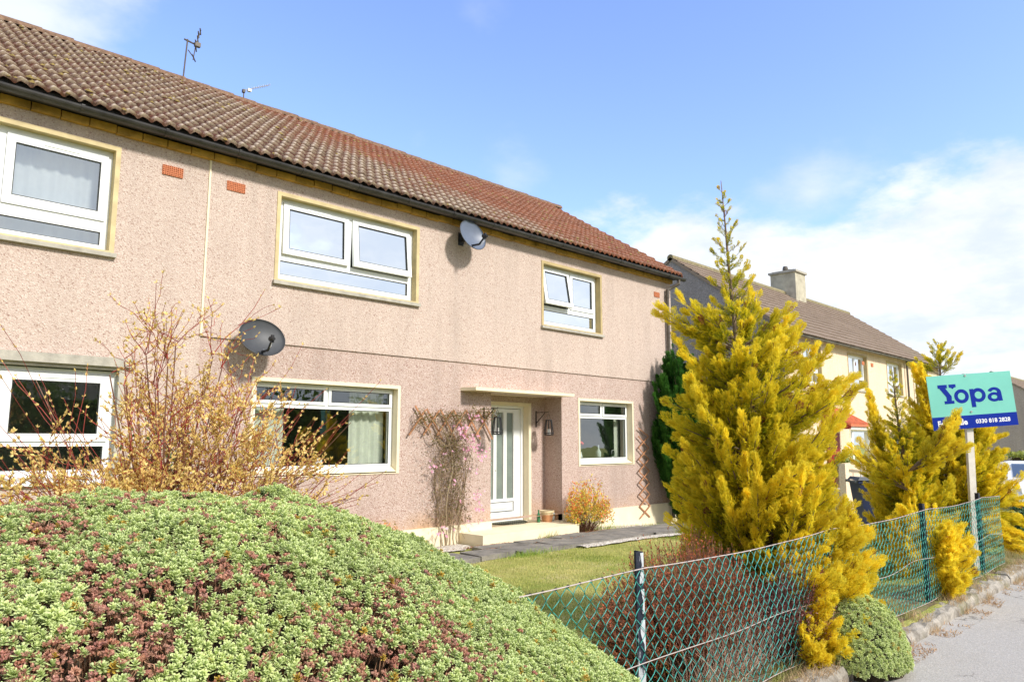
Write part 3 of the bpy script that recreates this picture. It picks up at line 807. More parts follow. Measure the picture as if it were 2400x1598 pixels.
window(H1, *GL_, YW-.018, .10, 'stone_sill', 'upvc', (.36, 2.79, 1.19, 2.39),
       [((.46, 1.55, 1.58, 2.34), (.58, 1.43, 1.67, 2.25), 0), ((1.64, 2.73, 1.58, 2.34), (1.76, 2.62, 1.67, 2.25), 0)],
       [(.46, 2.70, 1.27, 1.53)], 'glass_lower', label='white-framed ground floor window of the neighbouring half')
m = MB(); m.box(.2, YW-.075, 2.44, 2.95, YW-.01, 2.545); m.build('lintel', 'stone_sill', H1)

# door, canopy, step
m = MB()
panel(m, 8.99, 10.27, .10, 2.31, YB-.010, YB+.16, [(9.07, 10.20, .09, 2.255)], back=False)
m.build('door_surround', 'cream_paint', H1)
m = MB(); panel(m, 9.07, 10.20, .10, 2.256, 9.885, 9.96, [(9.14, 10.125, .14, 2.20)]); m.build('door_frame', 'upvc', H1)
m = MB()
panes = [(9.24, 9.42, .53, 2.12), (9.495, 9.675, .53, 2.12), (9.76, 9.94, .53, 2.12)]
panel(m, 9.15, 10.115, .145, 2.19, 9.895, 9.945, panes+[(9.24, 9.95, .29, .475)])
m.box(9.255, 9.903, .305, 9.935, 9.93, .46)
DR = m.build('front_door', 'upvc', H1)
m = MB(); panel(m, 9.262, 9.928, .313, .452, 9.8985, 9.904, [(9.27, 9.92, .321, .444)], back=False)
m.box(9.15, 9.889, .222, 10.115, 9.895, .232); m.build('moulding', 'upvc_shadow', DR)
m = MB()
for a_, b_, c_, d_ in panes: m.addv([(a_, 9.925, c_), (b_, 9.925, c_), (b_, 9.925, d_), (a_, 9.925, d_)], [(0, 1, 2, 3)])
m.build('glass', 'glass_frosted', DR)
m = MB(); m.box(9.38, 9.893, .345, 9.80, 9.904, .42); m.box(9.40, 9.886, .36, 9.78, 9.894, .405); m.build('letterbox', 'upvc', DR)
m = MB(); m.box(9.19, 9.88, 1.02, 9.22, 9.90, 1.24); m.tube([(9.205, 9.87, 1.16), (9.205, 9.845, 1.16), (9.32, 9.845, 1.16)], .010, 8); m.build('handle', 'alu', DR)
m = MB(); m.addv([(8.08, YW+.02, 2.425), (10.66, YW+.02, 2.425), (10.66, 8.98, 2.425), (8.14, 8.98, 2.425), (8.08, YW+.02, 2.485), (10.66, YW+.02, 2.485), (10.66, 8.98, 2.475), (8.14, 8.98, 2.475)],
    [(0, 3, 2, 1), (4, 5, 6, 7), (3, 7, 6, 2), (0, 4, 7, 3), (1, 2, 6, 5)])
m.addv([(REC[0], YW, 2.426), (REC[1], YW, 2.426), (REC[1], YB+.02, 2.426), (REC[0], YB+.02, 2.426)], [(0, 3, 2, 1)])
m.build('canopy', 'cream_paint', H1)
m = MB(); m.box(8.06, 8.70, -.2, 10.42, YW-.036, .11); m.box(REC[0]+.001, YW-.036, -.1, REC[1]-.001, 9.90, .112)
bv = m.build('doorstep', 'cream_paint', H1)

# ------------------------------------------------------------------ the house beyond
def block_house(label, x0, x1, yf, depth, gz, eave, ridge, walls, gable, wins, roofm='roof_tiles_grey', chim=None, waves=.155):
    H = thing('semi_detached_house', ((x0+x1)/2, yf, gz), label, 'house')
    ym = yf+depth/2; yb = yf+depth
    m = MB(); panel(m, x0, x1, gz-.3, eave, yf, yf+.2, [w[:4] for w in wins], back=False, sides=False)
    m.addv([(x0, yb, gz-.3), (x1, yb, gz-.3), (x1, yb, eave), (x0, yb, eave)], [(0, 3, 2, 1)])
    m.build('wall', walls, H)
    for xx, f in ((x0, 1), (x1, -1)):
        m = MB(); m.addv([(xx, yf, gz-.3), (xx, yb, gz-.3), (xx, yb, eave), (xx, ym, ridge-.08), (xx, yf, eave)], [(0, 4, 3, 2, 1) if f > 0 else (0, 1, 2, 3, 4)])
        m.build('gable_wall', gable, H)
    sl = (ridge-eave)/(depth/2)
    m = MB()
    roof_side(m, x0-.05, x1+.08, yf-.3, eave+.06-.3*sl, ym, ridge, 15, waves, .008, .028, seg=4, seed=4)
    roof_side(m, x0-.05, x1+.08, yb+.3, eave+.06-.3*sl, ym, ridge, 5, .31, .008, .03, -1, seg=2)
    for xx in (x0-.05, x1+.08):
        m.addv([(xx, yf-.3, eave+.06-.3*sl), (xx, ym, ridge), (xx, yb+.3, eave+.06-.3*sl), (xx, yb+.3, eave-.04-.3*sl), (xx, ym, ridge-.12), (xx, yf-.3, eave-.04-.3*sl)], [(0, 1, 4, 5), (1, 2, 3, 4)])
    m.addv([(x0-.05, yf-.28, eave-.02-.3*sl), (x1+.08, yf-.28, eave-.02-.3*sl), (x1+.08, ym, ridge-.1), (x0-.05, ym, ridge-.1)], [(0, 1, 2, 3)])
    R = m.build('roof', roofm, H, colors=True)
    m = MB(); m.tube([(x0-.05, ym, ridge-.02), (x1+.08, ym, ridge-.02)], .12, 10); m.build('ridge', 'ridge_tile', R)
    gutter(H, x0-.05, x1+.1, yf-.28, eave-.05-.25*sl+.03, .06, 'gutter_grey', 1.0)
    m = MB(); m.box(x0, yf-.10, eave-.16, x1, yf-.002, eave-.07); m.build('wallhead', 'wallhead_ochre', H)
    m = MB(); m.box(x0+.1, yf+1.2, gz, x1-.1, yf+1.3, eave); m.build('interior', 'interior', H)
    for w in wins:
        a_, b_, c_, d_ = w[:4]; tr = w[4]; kind = w[5]
        q = MB(); panel(q, a_, b_, c_, d_, yf-.012, yf+.16, [(a_+.05, b_-.05, c_+.05, d_-.05)], back=False); W_ = q.build('window', tr, H)
        q = MB(); q.box(a_-.02, yf-.05, c_-.03, b_+.02, yf+.1, c_+.018); q.build('sill', 'stone_sill', W_)
        mid = (a_+b_)/2; tz = c_+.36*(d_-c_) if kind == 'up' else c_+.72*(d_-c_)
        if kind == 'up': P = [(a_+.13, mid-.05, tz+.06, d_-.14), (mid+.05, b_-.13, tz+.06, d_-.14), (a_+.11, b_-.11, c_+.12, tz-.05)]
        else: P = [(a_+.11, a_+.5, tz+.05, d_-.12), (a_+.11, a_+.5, c_+.11, tz-.05), (a_+.62, b_-.11, c_+.11, d_-.12)]
        q = MB(); panel(q, a_+.05, b_-.05, c_+.05, d_-.05, yf+.11, yf+.16, P); q.build('frame', 'upvc', W_)
        for p in P:
            q = MB(); q.addv([(p[0], yf+.14, p[2]), (p[1], yf+.14, p[2]), (p[1], yf+.14, p[3]), (p[0], yf+.14, p[3])], [(0, 1, 2, 3)]); q.build('pane', 'glass_upper', W_)
    if chim:
        a_, b_, c_, d_, z0, z1 = chim
        q = MB(); q.box(a_, c_, z0, b_, d_, z1); CH = q.build('chimney', 'dash_cream2', H)
        q = MB(); q.box(a_-.07, c_-.07, z1, b_+.07, d_+.07, z1+.09); q.box(a_+.05, c_+.05, z1+.09, b_-.05, d_-.05, z1+.13); q.build('chimney_cap', 'stone_sill', CH)
        q = MB()
        for k, xx in enumerate((lerp(a_, b_, .3), lerp(a_, b_, .72))):
            q.lathe([(.10, 0), (.12, .10), (.09, .16 if k else .22)], (xx, (c_+d_)/2, z1+.13), 12)
        q.build('chimney_pot', 'pipe_brown', CH)
    return H
plain('dash_cream2', (.47, .43, .33), .9, .18, 3, bump=.3)
up_z = (3.36, 4.68); gd_z = (.62, 2.03)
H2 = block_house('cream semi-detached house with shade-coloured grey gable and grey-brown roof beyond the conifers', 21.3, 37.1, 9.7, 7.7, -.45, 5.02, 7.86, 'dash_cream', 'dash_shade_grey',
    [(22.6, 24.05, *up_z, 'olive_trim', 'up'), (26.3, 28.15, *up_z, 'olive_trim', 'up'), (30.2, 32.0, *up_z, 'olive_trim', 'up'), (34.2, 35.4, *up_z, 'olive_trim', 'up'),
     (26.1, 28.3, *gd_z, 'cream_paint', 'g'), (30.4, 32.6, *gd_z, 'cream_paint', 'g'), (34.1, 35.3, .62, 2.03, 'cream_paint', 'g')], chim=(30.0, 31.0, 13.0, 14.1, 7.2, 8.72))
for xx in (27.75-.12, 28.66-.12):
    m = MB(); m.box(xx, 9.68, 4.33, xx+.22, 9.70, 4.46); m.build('air_vent', 'clay_vent', H2)
m = MB(); m.box(28.2, 9.685, 2.5, 28.23, 9.70, 4.86); m.build('joint_strip', 'cream_paint', H2)
for xx, zz in ((33.4, -.4), (32.35, 2.9), (36.9, -.4)):
    m = MB(); m.tube([(xx, 9.6, 4.87), (xx, 9.6, zz)], .04, 8); m.build('downpipe', 'pipe_brown', H2)
def porch(x, mat, side, w=1.5):
    m = MB()
    z0 = 2.12; d = .95
    V = [(x-w/2, 9.7, z0+.55), (x+w/2, 9.7, z0+.55), (x+w/2+.1, 9.7-d, z0), (x-w/2-.1, 9.7-d, z0), (x-w/2, 9.7, z0+.48), (x+w/2, 9.7, z0+.48), (x+w/2+.1, 9.7-d, z0-.07), (x-w/2-.1, 9.7-d, z0-.07)]
    m.addv(V, [(0, 3, 2, 1), (3, 7, 6, 2), (4, 5, 6, 7), (0, 4, 7, 3), (1, 2, 6, 5)])
    for k in range(int(w/.15)): m.tube([(x-w/2+.08+k*.15, 9.7, z0+.555), (x-w/2-.02+k*.165, 9.7-d, z0+.008)], .028, 6)
    P = m.build('porch_roof', mat, H2)
    m = MB()
    for xx in (x-w/2, x+w/2-.04): m.addv([(xx, 9.7, z0+.5), (xx, 9.7-d+.05, z0-.02), (xx, 9.7-d+.05, z0-.13), (xx, 9.7, z0-.13), (xx+.04, 9.7, z0+.5), (xx+.04, 9.7-d+.05, z0-.02), (xx+.04, 9.7-d+.05, z0-.13), (xx+.04, 9.7, z0-.13)], [(0, 1, 2, 3), (4, 7, 6, 5), (1, 5, 6, 2), (0, 4, 5, 1), (2, 6, 7, 3)])
    m.build('fascia', side, P)
    m = MB(); m.box(x-w/2+.04, 9.7-d+.06, z0-.16, x+w/2-.04, 9.7-d+.12, z0-.02); m.build('beam', 'white_wood', P)
    m = MB(); m.box(x-.5, 9.64, -.3, x+.5, 9.70, 1.85); m.build('door', 'dark_red' if mat == 'red_tile' else 'upvc', H2)
porch(24.55, 'red_tile', 'dark_red'); porch(33.4, 'ridge_tile', 'white_wood', 1.3)
H3 = block_house('pale brown gable-ended house far beyond the sign', 58, 72, 8.2, 7.6, -1.0, 3.6, 6.2, 'dash_pink', 'dash_pink', [(60, 62, 2.0, 3.1, 'cream_paint', 'up')])
# across the street behind the viewer: unseen house added to darken lower-pane reflections
H4 = block_house('unseen house added across the street, mirrored faintly in the ground floor windows', -2, 13, -24, 7.6, -.1, 4.6, 7.2, 'dash_cream', 'dash_shade_grey', [(2, 4, 1, 2.3, 'cream_paint', 'g')], waves=.31)
# ------------------------------------------------------------------ foliage templates
def quadleaf(L, W, fold=.15, n=2):
    """folded leaf along x, 2 quads each side of the midrib"""
    V = [(0, 0, 0), (L*.55, W/2, fold*W), (L, 0, 0), (L*.55, -W/2, fold*W)]
    return np.array(V), np.array([(0, 1, 2, 3)])
def rotm(ax, a):
    return np.array(Matrix.Rotation(a, 3, ax))
def join(parts):
    V, F, C, n = [], [], [], 0
    for v, f, c in parts:
        V.append(v); F.append(f+n); C.append(c); n += len(v)
    return np.concatenate(V), np.concatenate(F), np.concatenate(C)
# hebe rosette: axis +x
def rosette(seed, open_=1.0):
    r = random.Random(seed); parts = []
    for ring, (cnt, tilt, L, W, x0) in enumerate(((5, 78, .0165, .0082, -.004), (5, 56, .0175, .0082, .001), (4, 34, .015, .007, .005), (3, 14, .010, .005, .009))):
        for k in range(cnt):
            Lr = L*r.uniform(.85, 1.15)
            V = np.array([(0, 0, 0), (Lr*.38, W*.42, .0006), (Lr*.85, W*.40, .0012), (Lr*1.02, 0, .0012), (Lr*.85, -W*.40, .0012), (Lr*.38, -W*.42, .0006), (Lr*.5, 0, -.0016)])
            F = np.array([(0, 6, 3, 1), (1, 6, 3, 2), (0, 5, 3, 6), (5, 4, 3, 6)])
            F = np.array([(0, 1, 2, 6), (6, 2, 3, 4), (0, 6, 4, 5)])
            a = rad(tilt*open_*r.uniform(.85, 1.15)); ph = 2*PI*(k+r.uniform(-.12, .12))/cnt+ring*.6
            V = V@rotm('Y', -a).T@rotm('X', ph).T+np.array([x0, 0, 0])
            t_ = np.array([0, .45, .9, 1, .9, .45, .45])
            parts.append((V, F, np.stack([t_, np.full(7, ring/3.), np.zeros(7)], -1)))
    return join(parts)
ROS = [rosette(s_) for s_ in range(5)]
# seed head: bundle of little bracts, axis +x
def seedhead(seed):
    r = random.Random(seed); parts = []
    for k in range(16):
        a = r.uniform(0, 2*PI); q = r.uniform(0, 1)
        d = np.array((r.uniform(.3, 1), math.cos(a)*.8, math.sin(a)*.8)); d /= np.linalg.norm(d)
        c = d*r.uniform(.003, .0095)+np.array((.004, 0, 0)); s_ = r.uniform(.0022, .0036)
        u = np.cross(d, (0, .3, 1)); u /= np.linalg.norm(u); w = np.cross(d, u)
        V = np.array([c+d*s_*1.3, c+u*s_, c+w*s_, c-u*s_, c-w*s_, c-d*s_])
        F = np.array([(0, 1, 5, 2), (0, 3, 5, 4)]); F = np.array([(0, 1, 5, 2), (0, 2, 5, 3), (0, 3, 5, 4), (0, 4, 5, 1)])
        parts.append((V, F, np.full((6, 3), q)))
    return join(parts)
SEED = [seedhead(s_) for s_ in range(4)]

def tubes_many(mb, P, R, n=3, col=None):
    """P (k,m,3) polylines, R (k,m) radii"""
    k, m, _ = P.shape
    T = np.gradient(P, axis=1); T /= np.linalg.norm(T, axis=2, keepdims=True)+1e-12
    ref = np.where(np.abs(T[:, :1, 2:3]) > .9, np.array([[[1., 0, 0]]]), np.array([[[0, 0, 1.]]]))
    A = np.cross(T, np.broadcast_to(ref, T.shape)); A /= np.linalg.norm(A, axis=2, keepdims=True)+1e-12
    B = np.cross(T, A); th = np.arange(n)*2*PI/n
    V = P[:, :, None]+R[:, :, None, None]*(A[:, :, None]*np.cos(th)[:, None]+B[:, :, None]*np.sin(th)[:, None])
    i, j = np.meshgrid(np.arange(m-1), np.arange(n), indexing='ij')
    a = i*n+j; b = i*n+(j+1) % n
    F0 = np.stack([a, b, b+n, a+n], -1).reshape(-1, 4)
    F = F0[None]+(np.arange(k)*m*n)[:, None, None]
    C = None if col is None else np.repeat(col, m*n, axis=0)
    mb.addm(V.reshape(-1, 3), F.reshape(-1, 4), C)

# ------------------------------------------------------------------ the big hebe in front
HEB = np.array([[-.87, 2.68, .1, .9, .75, 1.22], [.92, 2.9, .1, 2.12, 1.54, 1.27], [1.56, 2.24, -.23, 1.47, 1.18, 1.26], [1.66, 3.25, .1, .60, .60, 1.275]])
def mound_points(E, density, rng, zmin, cull=None):
    out, nor = [], []
    for k, e in enumerate(E):
        area = 2*PI*((e[3]*e[4])**1.6/3+(e[3]*e[5])**1.6/3+(e[4]*e[5])**1.6/3)**(1/1.6)*1.35
        n = int(area*density*1.2)
        D = rng.normal(size=(n*2, 3)); D /= np.linalg.norm(D, axis=1, keepdims=True); D = D[D[:, 2] > -.1]
        w = np.sqrt((D[:, 0]*e[4]*e[5])**2+(D[:, 1]*e[3]*e[5])**2+(D[:, 2]*e[3]*e[4])**2); D = D[rng.random(len(D)) < w/w.max()]
        Pn = D*e[3:]+e[:3]; Nn = D/e[3:]; Nn /= np.linalg.norm(Nn, axis=1, keepdims=True)
        ok = Pn[:, 2] > zmin
        for j, f in enumerate(E):
            if j != k: ok &= (((Pn-f[:3])/f[3:])**2).sum(1) > .97
        out.append(Pn[ok]); nor.append(Nn[ok])
    return np.concatenate(out), np.concatenate(nor)
def hebe(name, loc, E, density, zmin, label, lump, patches, scale=1.0, seed=1, core=.84, camcull=True, lf=2.3):
    rng = np.random.default_rng(seed)
    H = thing(name, loc, label, 'shrub')
    Pn, Nn = mound_points(E, density, rng, zmin)
    if camcull:
        v = np.array([0, 0, 1.6])-Pn; v /= np.linalg.norm(v, axis=1, keepdims=True)
        ok = ((v*Nn).sum(1) > -.35) | (rng.random(len(Pn)) < .25); Pn, Nn = Pn[ok], Nn[ok]
    bumpv = vnoise(Pn, lf, seed)*lump+vnoise(Pn, lf*3, seed+1)*lump*.45
    Pn = Pn+Nn*bumpv[:, None]+rng.normal(0, .006, Pn.shape)
    pv = patches(Pn, rng) if patches else np.zeros(len(Pn))
    gap = pv > .95
    brown = (pv > .22) & ~gap & (rng.random(len(Pn)) < np.clip((pv-.22)*1.6+.04, 0, .80))
    green = ~gap & ~brown
    keepg = green
    mb = MB(); Dn = Nn*.62+np.array([0, 0, .62])+rng.normal(0, .28, Nn.shape)
    G = np.where(keepg)[0]
    var = vnoise(Pn, 3.0, seed+5)*.5+rng.normal(0, .35, len(Pn))
    for t_ in range(5):
        ids = G[t_::5]
        TV, TF, TC = ROS[t_]
        M = frames(Dn[ids], rng.uniform(0, 2*PI, len(ids)))
        S = rng.uniform(.7, 1.4, len(ids))*scale
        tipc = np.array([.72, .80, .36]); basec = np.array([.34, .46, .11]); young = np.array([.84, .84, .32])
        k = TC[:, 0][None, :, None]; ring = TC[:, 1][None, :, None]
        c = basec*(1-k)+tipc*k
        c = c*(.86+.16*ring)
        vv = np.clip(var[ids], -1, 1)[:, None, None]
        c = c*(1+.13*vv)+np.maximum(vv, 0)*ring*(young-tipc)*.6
        yel = (rng.random(len(ids)) < .025)[:, None, None]
        c = np.where(yel, np.array([.62, .42, .07])*(.7+.3*k), c)
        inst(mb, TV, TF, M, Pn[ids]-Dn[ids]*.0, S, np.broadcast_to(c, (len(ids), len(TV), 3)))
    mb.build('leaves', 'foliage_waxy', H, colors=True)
    B = np.where(brown)[0]
    if len(B):
        mb = MB()
        for t_ in range(4):
            ids = B[t_::4]; TV, TF, TC = SEED[t_]
            M = frames(Dn[ids], rng.uniform(0, 2*PI, len(ids)))
            c = np.array([.52, .27, .185])*(.70+.6*TC[:, :1])[None]+rng.normal(0, .03, (len(ids), 1, 3))*np.array([1, .5, .4])
            inst(mb, TV, TF, M, Pn[ids]-Nn[ids]*rng.uniform(-.008, .025, (len(ids), 1)), rng.uniform(1.1, 1.9, len(ids))*scale, np.clip(c, .03, 1))
        mb.build('seed_heads', 'foliage', H, colors=True)
    # twigs
    pick = np.concatenate([B[::2], np.where(gap)[0][::2], G[::9]]) if len(B) else G[::9]
    Pt = Pn[pick]; Nt = Nn[pick]; k = len(pick)
    j = rng.normal(0, .028, (k, 3)); depth = np.where(gap[pick], .05, 0)[:, None]
    up_ = np.array([0, 0, 1.])
    P0 = Pt-Nt*.20*scale-up_*.05+j*1.6; P1 = Pt-Nt*.11*scale+j; P2 = Pt-Nt*.045*scale-Nt*depth*.5+j*.3; P3 = Pt-Nt*depth
    R = np.stack([np.full(k, .0026), np.full(k, .0021), np.full(k, .0016), np.full(k, .0010)], -1)*scale
    mb = MB(); cc = np.array([.50, .29, .18])*rng.uniform(.6, 1.5, (k, 1))
    tubes_many(mb, np.stack([P0, P1, P2, P3], 1), R, 3, cc)
    mb.build('twigs', 'foliage', H, colors=True)
    # solid dead-twig-brown core, kept dark so leaf gaps read as deep shade
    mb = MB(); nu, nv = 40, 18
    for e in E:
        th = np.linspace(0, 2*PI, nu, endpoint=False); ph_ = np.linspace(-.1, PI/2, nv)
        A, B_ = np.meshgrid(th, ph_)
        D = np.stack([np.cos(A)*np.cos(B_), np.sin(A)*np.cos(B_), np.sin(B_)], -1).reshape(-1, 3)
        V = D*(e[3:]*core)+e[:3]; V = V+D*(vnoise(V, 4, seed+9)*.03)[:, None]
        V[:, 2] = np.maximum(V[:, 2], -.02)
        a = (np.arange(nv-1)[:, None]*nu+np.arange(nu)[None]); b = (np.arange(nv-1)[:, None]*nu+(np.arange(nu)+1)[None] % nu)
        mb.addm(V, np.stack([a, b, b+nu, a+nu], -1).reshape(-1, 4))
    mb.build('inner_core', 'dark_core', H, smooth=True)
    return H
def big_patches(P, rng):
    a = vnoise(P, 2.8, 21)*.42+vnoise(P, 8.0, 22)*.34+vnoise(P, 19.0, 24)*.30
    d = np.linalg.norm(P-np.array([0, 0, 1.6]), axis=1)
    w = np.clip(1.25-(d-1.5)*.34, .2, 1.05)          # old growth concentrated on the flank facing the pavement
    w = w*np.clip((2.15-P[:, 0])/.7, .15, 1)
    return np.clip((a+.54)*w, 0, 1.4)
hebe('hebe_shrub', (.9, 2.6, 0), HEB, 3900, .12, 'huge pale green domed shrub with brown seed heads filling the foreground over the fence', .035, big_patches, scale=.77, seed=3, core=.88)
hebe('hebe_shrub', (5.6, 2.10, .03), np.array([[5.60, 2.10, .03, .37, .31, .46], [5.74, 2.24, .03, .26, .24, .38]]), 3600, .05, 'small round pale green shrub bulging over the kerb beside the pavement', .012,
     None, scale=.82, seed=8, core=.86, camcull=False, lf=7)

# ------------------------------------------------------------------ conifers
def frond(seed, L=1.0, bw=1.0):
    """flat feathery spray along +x, 1 unit long"""
    r = random.Random(seed); V, F, C = [], [], []
    def blade(p, d, l, w, c0, c1):
        d = np.array(d, float); d /= np.linalg.norm(d); s_ = np.cross(d, (0, 0, 1.)); s_ /= np.linalg.norm(s_)+1e-9
        tw = r.uniform(-.7, .7); s_ = s_*math.cos(tw)+np.array((0, 0, 1.))*math.sin(tw)
        n = len(V); p = np.array(p, float)
        V.extend([p, p+d*l*.45+s_*w, p+d*l, p+d*l*.45-s_*w]); F.append((n, n+1, n+2, n+3)); C.extend([c0, (c0+c1)/2, c1, (c0+c1)/2])
    n = 7
    for k in range(n):
        t_ = k/n; x = t_*.86; lb = .44*(1-t_)**.7*(.45+1.1*min(1, t_*3))+.10
        for sg in (-1, 1):
            a = rad(r.uniform(28, 48))*sg
            d = (math.cos(a), math.sin(a), r.uniform(-.12, .30))
            blade((x, 0, .02*math.sin(t_*3)), d, lb*r.uniform(.8, 1.2), .030, t_*.35, min(1, t_*.4+.62))
            q = (x+math.cos(a)*lb*.45, math.sin(a)*lb*.45, .02)
            blade(q, (math.cos(a*.25), math.sin(a*.25), r.uniform(0, .3)), lb*.6, .026, t_*.4+.15, min(1, t_*.4+.7))
    blade((.78, 0, 0), (1, 0, .1), .28, .032, .6, 1)
    blade((0, 0, 0), (1, 0, .02), .85, .010, 0, .6)
    return np.array(V), np.array(F), np.array(C)
FR = [frond(s_) for s_ in range(6)]
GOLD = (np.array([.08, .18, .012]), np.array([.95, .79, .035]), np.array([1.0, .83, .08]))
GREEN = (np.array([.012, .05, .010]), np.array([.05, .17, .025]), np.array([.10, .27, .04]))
def clump_plumes(c, rad_, n, rng, back, rise=.30):
    out = []
    for k in range(n):
        d = rng.normal(0, 1, 3); d /= np.linalg.norm(d); tip = np.array(c)+d*np.array(rad_)*rng.uniform(.6, 1.05)
        st = np.array(c)+(np.array(back)-np.array(c))*.75+d*np.array(rad_)*.35; st[2] = max(.06, min(tip[2]-rise*rng.uniform(.3, 1), st[2]))
        out.append((tuple(st), tuple(tip)))
    return out
def conifer(name, base, top, prof, nplume, label, cat='tree', pal=GOLD, manual=(), seed=1, upang=(16, 60), fl=.17, spire_from=.72, dens=1.0, trunk_r=.045, group=None, pl_len=1.0, asym=None, open_z=None):
    rng = np.random.default_rng(seed)
    base = np.array(base, float); top = np.array(top, float); Ht = top[2]-base[2]
    T_ = thing(name, tuple(base), label, cat, group)
    pz = np.array([p[0] for p in prof]); pr = np.array([p[1] for p in prof])
    axis = lambda z: base+(top-base)*((z-base[2])/Ht)[..., None]
    # plumes: start on the trunk, tip near the profile surface
    zt = rng.uniform(0, 1, nplume*6)*pz[-1]
    R = np.interp(zt, pz, pr)
    keep = rng.random(len(zt)) < (R+.07)/(pr.max()+.07); zt, R = zt[keep][:nplume], R[keep][:nplume]
    n = len(zt); az = rng.uniform(0, 2*PI, n)
    shell = rng.uniform(.55, 1.08, n)**.7
    rr = R*shell*(1+.16*np.sin(az*2+zt*5)+.10*np.sin(az*5+zt*9))
    if asym is not None: rr = rr*asym(az, zt)
    ang = np.radians(rng.uniform(upang[0], upang[1], n))
    tip = axis(base[2]+zt)+np.stack([np.cos(az)*rr, np.sin(az)*rr, np.zeros(n)], -1)
    drop = np.minimum(rr*np.tan(ang)*.8, zt*.85)
    start = axis(base[2]+np.maximum(zt-drop, .05))
    mid = start+(tip-start)*np.array([.62, .62, .38])+rng.normal(0, .02, (n, 3))
    if len(manual):
        ms = np.array([m_[0] for m_ in manual], float); mt = np.array([m_[1] for m_ in manual], float)
        start = np.concatenate([start, ms]); tip = np.concatenate([tip, mt]); mid = np.concatenate([mid, ms+(mt-ms)*np.array([.55, .55, .40])])
        rr = np.concatenate([rr, np.linalg.norm((mt-ms)[:, :2], axis=1)]); zt = np.concatenate([zt, mt[:, 2]-base[2]]); n = len(tip)
    ln = np.linalg.norm(tip-start, axis=1)
    allP, allD, allS, allT, allZ = [], [], [], [], []
    for k in range(n):
        L = ln[k]; nf = max(6, int(L/.0165*dens))
        t_ = rng.uniform(.22 if L > .3 else .05, 1.0, nf)**.8
        t_[:3] = (.99, .96, .92)
        p = (1-t_)[:, None]**2*start[k]+2*((1-t_)*t_)[:, None]*mid[k]+(t_**2)[:, None]*tip[k]
        d = 2*(1-t_)[:, None]*(mid[k]-start[k])+2*t_[:, None]*(tip[k]-mid[k]); d /= np.linalg.norm(d, axis=1, keepdims=True)
        sprd = rng.uniform(.7, 1.5)
        w = rng.normal(0, 1, (nf, 3)); w -= (w*d).sum(1, keepdims=True)*d; w /= np.linalg.norm(w, axis=1, keepdims=True)
        spread = ((.30+.75*(1-t_))*sprd)[:, None]
        dd = d+w*spread*rng.uniform(.5, 1.1, (nf, 1))+np.array([0, 0, .16])
        s_ = fl*(1.05-.45*t_)*rng.uniform(.7, 1.2, nf)*min(1, .45+L*.9)
        wide = .11*pl_len*min(1, L*1.2)*rng.uniform(.4, 1.7)
        p = p+w*(rng.uniform(0, 1, (nf, 1))*wide*(1-t_[:, None]*.85))
        allP.append(p-dd/np.linalg.norm(dd, axis=1, keepdims=True)*(s_*.35)[:, None]); allD.append(dd); allS.append(s_); allT.append(t_); allZ.append(np.full(nf, k))
    P_, D_, S_, t_ = map(np.concatenate, (allP, allD, allS, allT)); pk = np.concatenate(allZ)
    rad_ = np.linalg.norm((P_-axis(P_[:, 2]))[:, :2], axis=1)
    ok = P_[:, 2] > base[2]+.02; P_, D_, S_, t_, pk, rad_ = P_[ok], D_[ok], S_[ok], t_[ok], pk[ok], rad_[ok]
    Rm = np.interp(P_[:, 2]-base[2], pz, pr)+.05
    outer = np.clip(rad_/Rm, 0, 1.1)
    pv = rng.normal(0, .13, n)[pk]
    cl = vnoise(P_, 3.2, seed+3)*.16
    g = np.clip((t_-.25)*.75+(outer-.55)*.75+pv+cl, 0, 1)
    mb = MB()
    lo, mi, hi = pal
    for q in range(6):
        ids = np.arange(q, len(P_), 6); TV, TF, TC = FR[q]
        M = frames(D_[ids], rng.uniform(0, 2*PI, len(ids)))
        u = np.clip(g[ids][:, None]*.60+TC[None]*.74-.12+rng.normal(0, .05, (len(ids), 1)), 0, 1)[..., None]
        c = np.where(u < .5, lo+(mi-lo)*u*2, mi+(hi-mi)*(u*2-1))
        if pal is GOLD:
            dead = (rng.random(len(ids)) < .012)[:, None, None]
            c = np.where(dead, np.array([.34, .13, .06]), c)
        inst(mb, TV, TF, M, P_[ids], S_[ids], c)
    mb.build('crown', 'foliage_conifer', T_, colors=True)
    tr = MB(); m = 10
    pts = [tuple(base+(top-base)*k/m+np.array([.012*math.sin(k*2.1), .012*math.cos(k*1.7), 0])*(1-k/m)) for k in range(m+1)]
    pts[0] = (pts[0][0], pts[0][1], base[2]-.1)
    tr.tube(pts, [trunk_r*(1-k/m*.93) for k in range(m+1)], 9)
    TK = tr.build('trunk', 'bark', T_, smooth=True)
    br = MB()
    s5 = np.linspace(0, .9, 5)[None, :, None]
    PP = (1-s5)**2*start[:, None]+2*(1-s5)*s5*mid[:, None]+s5**2*tip[:, None]
    RR = np.clip(ln*.014, .003, .013)[:, None]*np.array([1, .8, .6, .42, .2])[None]
    tubes_many(br, PP, RR, 4); br.build('branches', 'bark', T_, smooth=True)
    return T_

